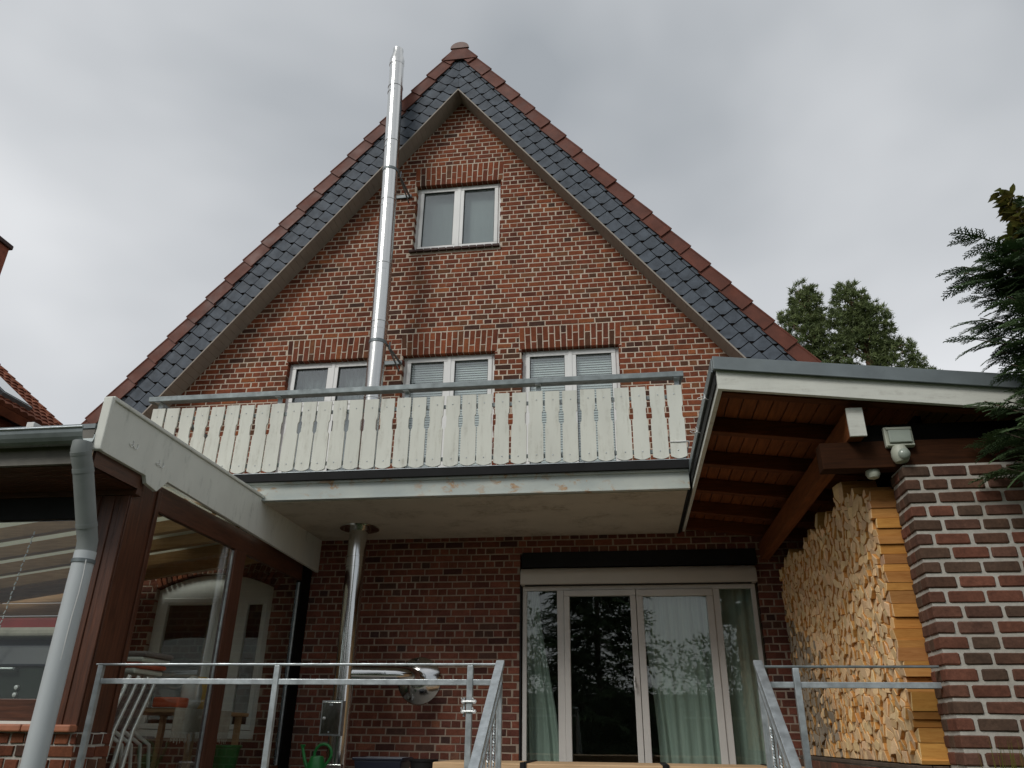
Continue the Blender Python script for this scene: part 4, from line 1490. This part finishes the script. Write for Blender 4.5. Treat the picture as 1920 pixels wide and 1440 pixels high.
m = MB(); m.tube([(.62, YB - .016, 4.70), (.72, YB - .019, 4.698), (.82, YB - .016, 4.70), (.835, YB + .02, 4.69), (.80, YB + .3, 4.60)], .007, 8)
m.build('tied_string', M['cable'], bal, auto=60)
m = MB(); m.tube([(-4.252, -4.80, 2.86), (-4.245, -4.80, 2.75), (-4.252, -4.79, 2.6), (-4.262, -4.79, 2.42), (-4.272, -4.78, 2.22), (-4.274, -4.78, 2.1)], .004, 6)
tag(m.build('thin_wire', M['cable'], auto=60), 'thin pale wire hanging along the downpipe', 'wire')

# ================================================================== INSIDE THE CONSERVATORY
gr = empty('barbecue', (-5.9, -3.5, 1.15), 'dark green covered barbecue behind the front conservatory glass', 'barbecue')
m = MB(); m.box(-6.45, -5.02, -3.95, -3.25, 1.75, 2.12); m.build('cabinet', M['cover'], gr, bevel=.02)
m = MB(); m.prism([(-3.98, 2.121), (-3.22, 2.121), (-3.27, 2.30), (-3.45, 2.37), (-3.75, 2.37), (-3.93, 2.30)], 'x', -6.5, -4.98); m.build('lid', M['blue'], gr, bevel=.02)
m = MB(); m.box(-6.52, -4.96, -3.99, -3.21, 2.371, 2.45); m.build('cloth_cover', M['cloth'], gr, bevel=.025)
m = MB(); m.tube([(-6.3, -4.0, 2.10), (-5.3, -4.0, 2.10)], .012, 10); m.box(-5.31, -5.29, -4.0, -3.94, 2.09, 2.11); m.build('bar_handle', M['steel'], gr)
for x in (-6.4, -5.08):
    for y in (-3.9, -3.3):
        MB().box(x - .03, x + .03, y - .03, y + .03, 1.15, 1.75).build('leg', M['black_strip'], gr)
for i in range(3):
    m = MB(); m.lathe([(.02, 0), (.018, -.02), (.004, -.022)], (-5.25, -3.951, 1.83 + i * .06), 'y', 12); m.build('knob', M['chrome'], gr)
rb = MB(); rb.box(-6.0, -5.15, -3.8, -3.4, 2.452, 2.56)
tag(rb.build('red_box', M['red'], bevel=.02), 'red plastic box on top of the covered barbecue', 'box')
ch = MB()
for i in range(26):
    z = 3.30 - i * .042
    ch.tube([(-5.42 - .004 * i, -4.05, z), (-5.425 - .004 * i + .006 * (-1) ** i, -4.05, z - .03)], .006, 6)
tag(ch.build('metal_chain', M['chrome']), 'thin metal chain hanging inside the front conservatory glass', 'chain')
# stacked garden chairs
for k in range(4):
    x = -4.93 + k * .012
    y0 = -3.62 + k * .13
    lab = '%s of the four grey garden chairs stacked behind the side glass' % ('frontmost', 'second from front', 'second from rear', 'rearmost')[k]
    c = empty('garden_chair', (x, y0, 1.15), lab, 'chair', 'stacked garden chairs')
    for dx in (-.0, .48):
        m = MB(); m.tube([(x + dx - .26, y0 + .12, 1.15), (x + dx - .26, y0 + .20, 1.62), (x + dx - .26, y0 + .36, 1.95), (x + dx - .26, y0 + .42, 2.10)], .021, 10)
        m.build('side_tube', M['chrome'], c, auto=60)
        m = MB(); m.tube([(x + dx - .26, y0 + .62, 1.15), (x + dx - .26, y0 + .52, 1.5), (x + dx - .26, y0 + .2, 1.62)], .017, 10)
        m.build('leg', M['chrome'], c, auto=60)
    m = MB()
    m.add([(x - .25, y0 + .21, 1.63), (x + .21, y0 + .21, 1.63), (x + .21, y0 + .42, 2.09), (x - .25, y0 + .42, 2.09), (x - .25, y0 + .225, 1.625), (x + .21, y0 + .225, 1.625), (x + .21, y0 + .435, 2.085), (x - .25, y0 + .435, 2.085)],
          [(0, 1, 2, 3), (7, 6, 5, 4), (0, 4, 5, 1), (1, 5, 6, 2), (2, 6, 7, 3), (3, 7, 4, 0)])
    m.build('backrest', M['grey_seat'], c)
    MB().box(x - .25, x + .21, y0 + .2, y0 + .62, 1.55 + .0, 1.575).build('seat', M['grey_seat'], c, bevel=.006)
m = MB()
for i in range(4): m.box(-5.30, -4.70, -3.12, -2.62, 2.13 + i * .052, 2.175 + i * .052)
cu = empty('seat_cushions', (-5.0, -2.9, 2.12), 'pile of orange and white seat cushions on the stacked chairs', 'cushions')
for i, mm in enumerate(('fascia', 'orange', 'fascia', 'grey_seat')):
    MB().box(-5.30 + .04 * i, -4.72 + .03 * i, -3.12, -2.62, 2.13 + i * .052, 2.178 + i * .052).build('cushion', M[mm], cu, bevel=.02)
tb = empty('garden_table', (-5.0, -1.7, 1.15), 'garden table with pale fringed cloth inside the conservatory', 'table')
MB().box(-5.75, -4.62, -2.45, -.75, 1.80, 1.84).build('top', M['timber'], tb, bevel=.006)
for x in (-5.68, -4.70):
    for y in (-1.9, -.85):
        MB().box(x - .03, x + .03, y - .03, y + .03, 1.15, 1.80).build('leg', M['timber'], tb)
m = MB(); m.box(-5.76, -4.61, -2.46, -1.24, 1.841, 1.848); m.box(-4.612, -4.604, -2.46, -1.24, 1.62, 1.848)
for i in range(46):
    y = -2.45 + i * .0265
    m.tube([(-4.608, y, 1.62), (-4.606 + U(-.004, .004), y + U(-.006, .006), 1.52 + U(-.02, .02))], .004, 5)
m.build('fringed_cloth', M['cloth'], tb)
bg = MB(); bg.lathe([(.10, 1.85), (.13, 1.90), (.12, 2.05), (.07, 2.17), (.05, 2.19)], (-4.78, -1.72, 0), 'z', 18)
tag(bg.build('yellow_bag', M['yellow'], auto=60), 'yellow cloth bag on the conservatory table', 'bag')
bg = MB(); bg.lathe([(.08, 1.85), (.11, 1.90), (.11, 2.04), (.08, 2.15), (.03, 2.18)], (-4.74, -1.97, 0), 'z', 18)
tag(bg.build('white_bag', M['cable'], auto=60), 'white bag beside the yellow bag on the conservatory table', 'bag')
bg = MB(); bg.box(-4.95, -4.66, -2.35, -2.12, 1.85, 1.95)
tag(bg.build('orange_box', M['orange'], bevel=.02), 'orange folded blanket on the conservatory table', 'blanket')
bk = empty('plastic_bucket', (-4.7, -1.1, 1.15), 'green plastic bucket on the conservatory floor', 'bucket')
m = MB(); m.lathe([(.13, 1.151), (.17, 1.46), (.185, 1.465), (.185, 1.49), (.165, 1.49)], (-4.66, -1.15, 0), 'z', 24); m.build('body', M['green'], bk, auto=40)

# ================================================================== NEIGHBOUR HOUSE (left)
nb_ = empty('neighbour_house', (-18, -2, 0), 'neighbouring house with red tiled roof and skylight at the left edge', 'house')
V0 = Vector((-13.6, 6.0, 8.27)); UP = Vector((-2.34, 0, 1.83)).normalized(); AL = Vector((0, -1, 0)); NR = Vector((1.83, 0, 2.34)).normalized()
m = MB()
rows, pw, rh = 34, .24, .34
ncol = 64
for r in range(rows):
    for c in range(ncol):
        a0 = c * pw
        prof2 = [(0, 0.0), (.06, .035), (.12, .045), (.18, .03), (.24, .0)]
        vs = []
        g = U(.72, 1.15)
        for s_, lift in ((r * rh, .045), ((r + 1) * rh + .02, .0)):
            for (da, hh) in prof2:
                vs.append(V0 + AL * (a0 + da) + UP * s_ + NR * (hh + lift))
        fs = [(i, i + 1, 6 + i, 5 + i) for i in range(4)]
        vs += [V0 + AL * (a0 + da) + UP * (r * rh) + NR * (-.02) for da, hh in prof2]
        fs += [(10 + i, 11 + i, i + 1, i) for i in range(4)]
        m.add(vs, fs, (g, g, g))
o = m.build('roof_tiles', M['roofrows'], nb_); o['kind'] = 'stuff'
pa = V0 + UP * (rows * rh)
m = MB(); q = [V0 - NR * .03, pa - NR * .03, pa + AL * 15.4 - NR * .03, V0 + AL * 15.4 - NR * .03]
q2 = [p - NR * .2 for p in q]
m.add(q + q2, [(0, 1, 2, 3), (7, 6, 5, 4), (0, 4, 5, 1), (1, 5, 6, 2), (2, 6, 7, 3), (3, 7, 4, 0)])
m.build('roof_deck', M['roofrows'], nb_)
for i in range(31):
    a = V0 + UP * (i * .38) - AL * .03 + NR * .07
    m = MB(); m.bar(a, a + UP * .42 + NR * -.03, .16, .09, NR); m.build('verge_tile', M['roofrows'], nb_)
m = MB(); x1_ = V0.x - .45
m.prism([(x1_, 0), (x1_, V0.z - .1), (pa.x, pa.z - .3), (2 * pa.x - x1_, V0.z - .1), (2 * pa.x - x1_, 0)], 'y', -9.2, 5.7, (.2, .08, .05))
m.build('wall', M['brick_pier'], nb_)
m = MB(); q = [pa + Vector((0, 0, -.03)), Vector((2 * pa.x - V0.x, 6.0, V0.z))]
mm_ = [q[0], q[1], q[1] + AL * 15.4, q[0] + AL * 15.4]
m.add(mm_ + [p - Vector((0, 0, .2)) for p in mm_], [(0, 1, 2, 3), (7, 6, 5, 4), (0, 4, 5, 1), (1, 5, 6, 2), (2, 6, 7, 3), (3, 7, 4, 0)])
m.build('rear_roof', M['roofrows'], nb_)
sk = empty('skylight', tuple(V0 + UP * 1.2 + AL * 2.2), parent=nb_)
c0 = V0 + UP * .43 + AL * 1.32
def sk_q(u0, u1, a0, a1, h0, h1):
    b_ = [c0 + UP * u + AL * a + NR * h for h in (h0, h1) for u, a in ((u0, a0), (u1, a0), (u1, a1), (u0, a1))]
    mm2 = MB(); mm2.add(b_, [(0, 1, 2, 3), (7, 6, 5, 4), (0, 4, 5, 1), (1, 5, 6, 2), (2, 6, 7, 3), (3, 7, 4, 0)])
    return mm2
sk_q(0, 1.9, 0, .95, .03, .16).build('frame', M['zinc'], sk)
sk_q(.08, 1.82, .08, .87, .161, .175).build('pane', M['stainless_shiny'], sk)
# chimney of the neighbouring house, nearer part of its roof
MB().box(-15.2, -14.22, 1.7, 3.0, 8.2, 12.12, (.30, .10, .06)).build('chimney_stack', M['brick_pier'], nb_)
MB().box(-15.26, -14.17, 1.64, 3.06, 12.121, 12.24).build('chimney_cap', M['sillbrick'], nb_, bevel=.02)

# ================================================================== PLANTS
def rnd_dir():
    while True:
        v = Vector((U(-1, 1), U(-1, 1), U(-1, 1)))
        if .05 < v.length < 1: return v.normalized()

def tuft(mb, c, r, n, lng, wid, out_, tn):
    """a clump of narrow needle bundles pointing out and up"""
    for _ in range(n):
        d = (rnd_dir() + out_ * .7 + Vector((0, 0, .35))).normalized()
        b = c + rnd_dir() * r * U(0, .8)
        s_ = d.cross(rnd_dir()).normalized() * wid
        e_ = b + d * lng * U(.6, 1.15)
        g = U(.7, 1.25)
        mb.add([b - s_, b + s_, e_], [(0, 1, 2)], tuple(x * g for x in tn))

def pine(loc, h, lobes, label, seed):
    random.seed(seed)
    x, y = loc
    e = empty('pine_tree', (x, y, 0), label, 'tree', 'pines behind the shed roof')
    m = MB()
    m.tube([(x, y, 0), (x + .1, y, h * .5), (x - .05, y, h * .8), (x, y, h * .97)], [.28, .2, .11, .03], 10)
    crown = MB()
    for (cx, cz, rx_, rz2, n) in lobes:
        for _ in range(n):
            d = rnd_dir()
            k = U(.35, 1.0) ** .6
            c = Vector((cx + d.x * rx_ * k, y + d.y * rx_ * .8 * k, cz + d.z * rz2 * k))
            gsh = U(.75, 1.2)
            tuft(crown, c, .17, 26, .19, .022, d, (gsh, gsh, gsh * .95))
        for _ in range(10):
            d = rnd_dir()
            q = Vector((cx + d.x * rx_ * .8, y + d.y * rx_ * .6, cz + d.z * rz2 * .8))
            m.tube([(x, y, min(h * .95, q.z - rz2 * .5)), (x + (q.x - x) * .5, y + (q.y - y) * .5, q.z - rz2 * .22), tuple(q)], [.06, .04, .015], 6)
    m.build('trunk', M['bark_red'], e, smooth=True)
    crown.build('crown', M['pine'], e)
pine((8.7, 20), 20.0, [(8.6, 18.9, .75, 1.35, 230), (8.1, 17.4, 1.15, 1.6, 400), (9.3, 17.0, .9, 1.9, 290), (8.7, 15.0, 1.5, 1.9, 380)], 'dark green pine with pointed crown beside the roof edge', 31)
pine((10.9, 20.5), 20.2, [(10.6, 19.1, .85, 1.25, 270), (11.2, 18.0, 1.0, 1.4, 360), (10.6, 16.6, 1.2, 1.8, 400), (12.0, 16.1, 1.1, 1.3, 350), (13.0, 14.9, 1.0, .95, 270), (11.2, 14.4, 1.6, 1.5, 360)], 'dark green pine with broad crown sloping down to the right', 32)

# feathery conifer at the right edge
def frond(L, seed, k=20, sub=.014, wk=1.0):
    """flat spray of scale-leaf twigs along +x, in the xy plane with slight droop"""
    random.seed(seed)
    V, F = [], []
    def strip(a, b, w0, w1):
        a, b = Vector(a), Vector(b)
        d = (b - a).normalized()
        s_ = Vector((-d.y, d.x, 0)).normalized()
        zz = Vector((0, 0, 1))
        i = len(V)
        V.extend([a - s_ * w0, a + s_ * w0, a + zz * w0 * .8, b - s_ * w1, b + s_ * w1, b + zz * w1 * .8])
        F.extend([(i, i + 1, i + 4, i + 3), (i + 1, i + 2, i + 5, i + 4), (i + 2, i, i + 3, i + 5)])
    def P(t, off=0): return Vector((L * t, off, -.16 * L * t * t + .03 * L * sin(t * 3)))
    n = 9
    for i in range(n): strip(P(i / n), P((i + 1) / n), .006 * (1 - i / n) + .003, .006 * (1 - (i + 1) / n) + .002)
    for i in range(k):
        t = .06 + .92 * i / k
        sd_ = 1 if i % 2 else -1
        ln = L * .36 * (1 - t) ** .7 * U(.75, 1.15) + .02
        a = P(t)
        ang = radians(U(36, 50)) * sd_
        d = Vector((cos(ang), sin(ang), -.12))
        b = a + d * ln
        strip(a, b, .0042 * wk, .002 * wk)
        q = max(2, int(ln / sub))
        for j in range(q):
            u = (j + .6) / q
            c = a + d * ln * u
            s2 = 1 if j % 2 else -1
            a2 = ang + radians(34) * s2
            l2 = ln * .32 * (1 - u * .75) * U(.7, 1.2) + .008
            strip(c, c + Vector((cos(a2), sin(a2), U(-.25, .1))) * l2, .0034 * wk, .0016 * wk)
    return V, F
FR_KIT = [frond(.26 + .03 * i, 70 + i, 18, .016, 1.55) for i in range(5)]
FR_COARSE = [frond(.30 + .03 * i, 80 + i, 9, .05, 3.0) for i in range(4)]
def add_frond(mb, base, dirv, roll, sc, tn, kit):
    V, F = random.choice(kit)
    d = dirv.normalized()
    side = d.cross(Vector((0, 0, 1))).normalized()
    up_ = side.cross(d)
    side, up_ = side * cos(roll) + up_ * sin(roll), up_ * cos(roll) - side * sin(roll)
    mb.add([base + (d * p.x + side * p.y + up_ * p.z) * sc for p in V], F, tn)

def cypress(loc, z_lo, z_hi, rad, nbr, name, label, per=7, sector=None, scl=1.0, kit=FR_KIT, flat=.7):
    x, y = loc
    e = empty(name, (x, y, 0), label, 'tree')
    m = MB(); m.tube([(x, y, 0), (x, y, z_hi * .6), (x, y, z_hi)], [.12, .09, .02], 8)
    cr_ = MB()
    for i in range(nbr):
        z = z_lo + (z_hi - z_lo) * (i + U(0, 1)) / nbr
        a = U(0, 2 * pi) if sector is None else U(*sector)
        r_ = rad(z) * U(.55, 1.05)
        tip = Vector((x + cos(a) * r_, y + sin(a) * r_, z + U(.0, .18)))
        st_ = Vector((x, y, z - .12 - .15 * r_))
        mid_ = st_.lerp(tip, .55) + Vector((0, 0, -.05))
        m.tube([st_, mid_, tip], [.014, .009, .004], 5)
        for k in range(per):
            t_ = .30 + .70 * (k + U(0, .9)) / per
            b = st_.lerp(mid_, t_ / .55) if t_ < .55 else mid_.lerp(tip, (t_ - .55) / .45)
            dd = Vector((cos(a + U(-.9, .9)), sin(a + U(-.9, .9)), U(-.35, .30)))
            g = U(.55, 1.25)
            add_frond(cr_, b, dd, U(-flat, flat), scl * U(.65, 1.1), (g, g, g), kit)
    m.build('trunk', M['bark'], e)
    cr_.build('crown', M['thuja'], e)
random.seed(44)
cypress((3.75, -5.02), 3.30, 5.12, lambda z: .96 + .22 * max(0, 4.15 - z) + .11 * sin(z * 9.0) - .30 * max(0, z - 4.8) - .2 * max(0, 3.45 - z), 96, 'cypress_tree', 'feathery dark green cypress overlapping the right end of the shed roof', 11, (pi * .82, pi * 1.22), .80, FR_KIT, .35)
# broadleaf shrub with yellowing leaves above it
random.seed(45)
sh = empty('leafy_shrub', (3.55, -4.85, 0), 'broad-leaved shrub with yellow-green leaves above the cypress at the right edge', 'shrub')
m = MB(); lf = MB()
def leaf(mb, b, d, L_, tn):
    d = d.normalized()
    s_ = d.cross(Vector((U(-.4, .4), U(-.4, .4), 1))).normalized()
    n_ = s_.cross(d)
    w_ = L_ * .24
    pts_ = [b, b + d * L_ * .3 + s_ * w_ * .85 + n_ * .006, b + d * L_ * .62 + s_ * w_ * .8 + n_ * .004, b + d * L_ - n_ * .012,
            b + d * L_ * .62 - s_ * w_ * .8 + n_ * .004, b + d * L_ * .3 - s_ * w_ * .85 + n_ * .006, b + d * L_ * .45 - n_ * .006]
    mb.add(pts_, [(0, 6, 1), (1, 6, 2), (2, 6, 3), (3, 6, 4), (4, 6, 5), (5, 6, 0)], tn)
m.tube([(3.6, -4.85, 0), (3.48, -4.85, 3.0), (3.37, -4.85, 5.35)], [.05, .035, .008], 8)
for i in range(34):
    z = U(4.75, 5.75)
    st_ = Vector((3.36, -4.85, z - .15))
    a = U(pi * .6, pi * 1.4)
    r_ = U(.04, .26) if z < 5.3 else U(.02, .10)
    tip = st_ + Vector((cos(a) * r_, sin(a) * r_ * .8, U(.05, .3)))
    m.tube([st_, st_.lerp(tip, .5) + Vector((0, 0, .02)), tip], [.008, .006, .003], 5)
    for k in range(13):
        b = st_.lerp(tip, U(.25, 1))
        g = U(.6, 1.2)
        leaf(lf, b, Vector((cos(a + U(-1.4, 1.4)), sin(a + U(-1.4, 1.4)), U(-.6, .5))), U(.085, .14), (g * U(.9, 1.3), g, g))
m.build('stems', M['bark'], sh)
lf.build('leaves', M['leaf'], sh)

# tall grass at the foot of the pier
random.seed(46)
gs = MB()
for i in range(46):
    x, y = 2.33 + U(-.14, .16), -4.66 + U(-.06, .06)
    hgt = U(1.48, 1.68)
    bx_, by_ = U(-.12, .12), U(-.08, .08)
    p0, p1, p2 = Vector((x, y, 0)), Vector((x + bx_ * .4, y + by_ * .4, hgt * .7)), Vector((x + bx_, y + by_, hgt))
    w_ = Vector((U(.003, .008), 0, 0))
    g = U(.7, 1.3)
    gs.add([p0 - w_, p0 + w_, p1 + w_, p1 - w_, p2], [(0, 1, 2, 3), (3, 2, 4)], (g * U(1, 1.5), g * 1.1, g * .8))
tag(gs.build('grass_tuft', M['leaf']), 'tall tuft of grass in front of the brick pier foot', 'grass')

# garden behind the viewer (mirrored in the door glass)
random.seed(47)
cypress((-1.0, -19.0), .5, 10.5, lambda z: 1.9 * (1 - (z / 11.5) ** 2.2) + .1, 190, 'cypress_tree', 'tall dark cypress mirrored in the terrace door glass', 8, None, 3.2, FR_COARSE)
def round_tree(loc, h, r, n, label, seed, mat='hedge'):
    random.seed(seed)
    x, y = loc
    e = empty('garden_tree', (x, y, 0), label, 'tree')
    m = MB(); m.tube([(x, y, 0), (x + .1, y, h * .4), (x, y, h * .85)], [.16, .12, .03], 8)
    cr_ = MB()
    for i in range(n):
        d = rnd_dir(); k = U(.3, 1) ** .5
        c = Vector((x + d.x * r * k, y + d.y * r * k, h * .6 + d.z * h * .4 * k))
        for _ in range(16):
            g = U(.6, 1.25)
            leaf(cr_, c + rnd_dir() * U(0, .35), rnd_dir(), U(.14, .24), (g, g, g))
    for i in range(12):
        d = rnd_dir()
        m.tube([(x, y, h * .4), (x + d.x * r * .4, y + d.y * r * .4, h * .55), (x + d.x * r * .8, y + d.y * r * .8, h * .6 + d.z * h * .3)], [.06, .04, .01], 6)
    m.build('trunk', M['bark'], e)
    cr_.build('crown', M[mat], e)
round_tree((-5.0, -20), 7.2, 2.4, 260, 'yellowing garden tree mirrored in the left narrow door pane', 51)
round_tree((4.6, -21), 5.6, 2.8, 260, 'low leafy garden tree mirrored in the right door leaf', 52)
round_tree((9.0, -19), 5.2, 2.6, 200, 'bushy garden tree right of the low leafy one', 53)
round_tree((-10.0, -20), 6.2, 3.0, 220, 'bushy garden tree left of the yellowing one', 54)

random.seed(61)
hd = empty('garden_hedge', (0, -24, 0), 'dense high hedge at the far end of the garden', 'hedge')
MB().box(-16, 16, -24.6, -23.6, 0, 3.3).build('stems', M['bark'], hd)
cr_ = MB()
for i in range(13000):
    x = U(-16.5, 16.5); z = U(.1, 5.2 + .5 * sin(x * .9) + .35 * sin(x * 2.3))
    g = U(.5, 1.2)
    leaf(cr_, Vector((x, -23.5 + U(-.35, .5), z)), rnd_dir() + Vector((0, .6, 0)), U(.16, .30), (g * .8, g, g * .9))
cr_.build('foliage', M['hedge'], hd)
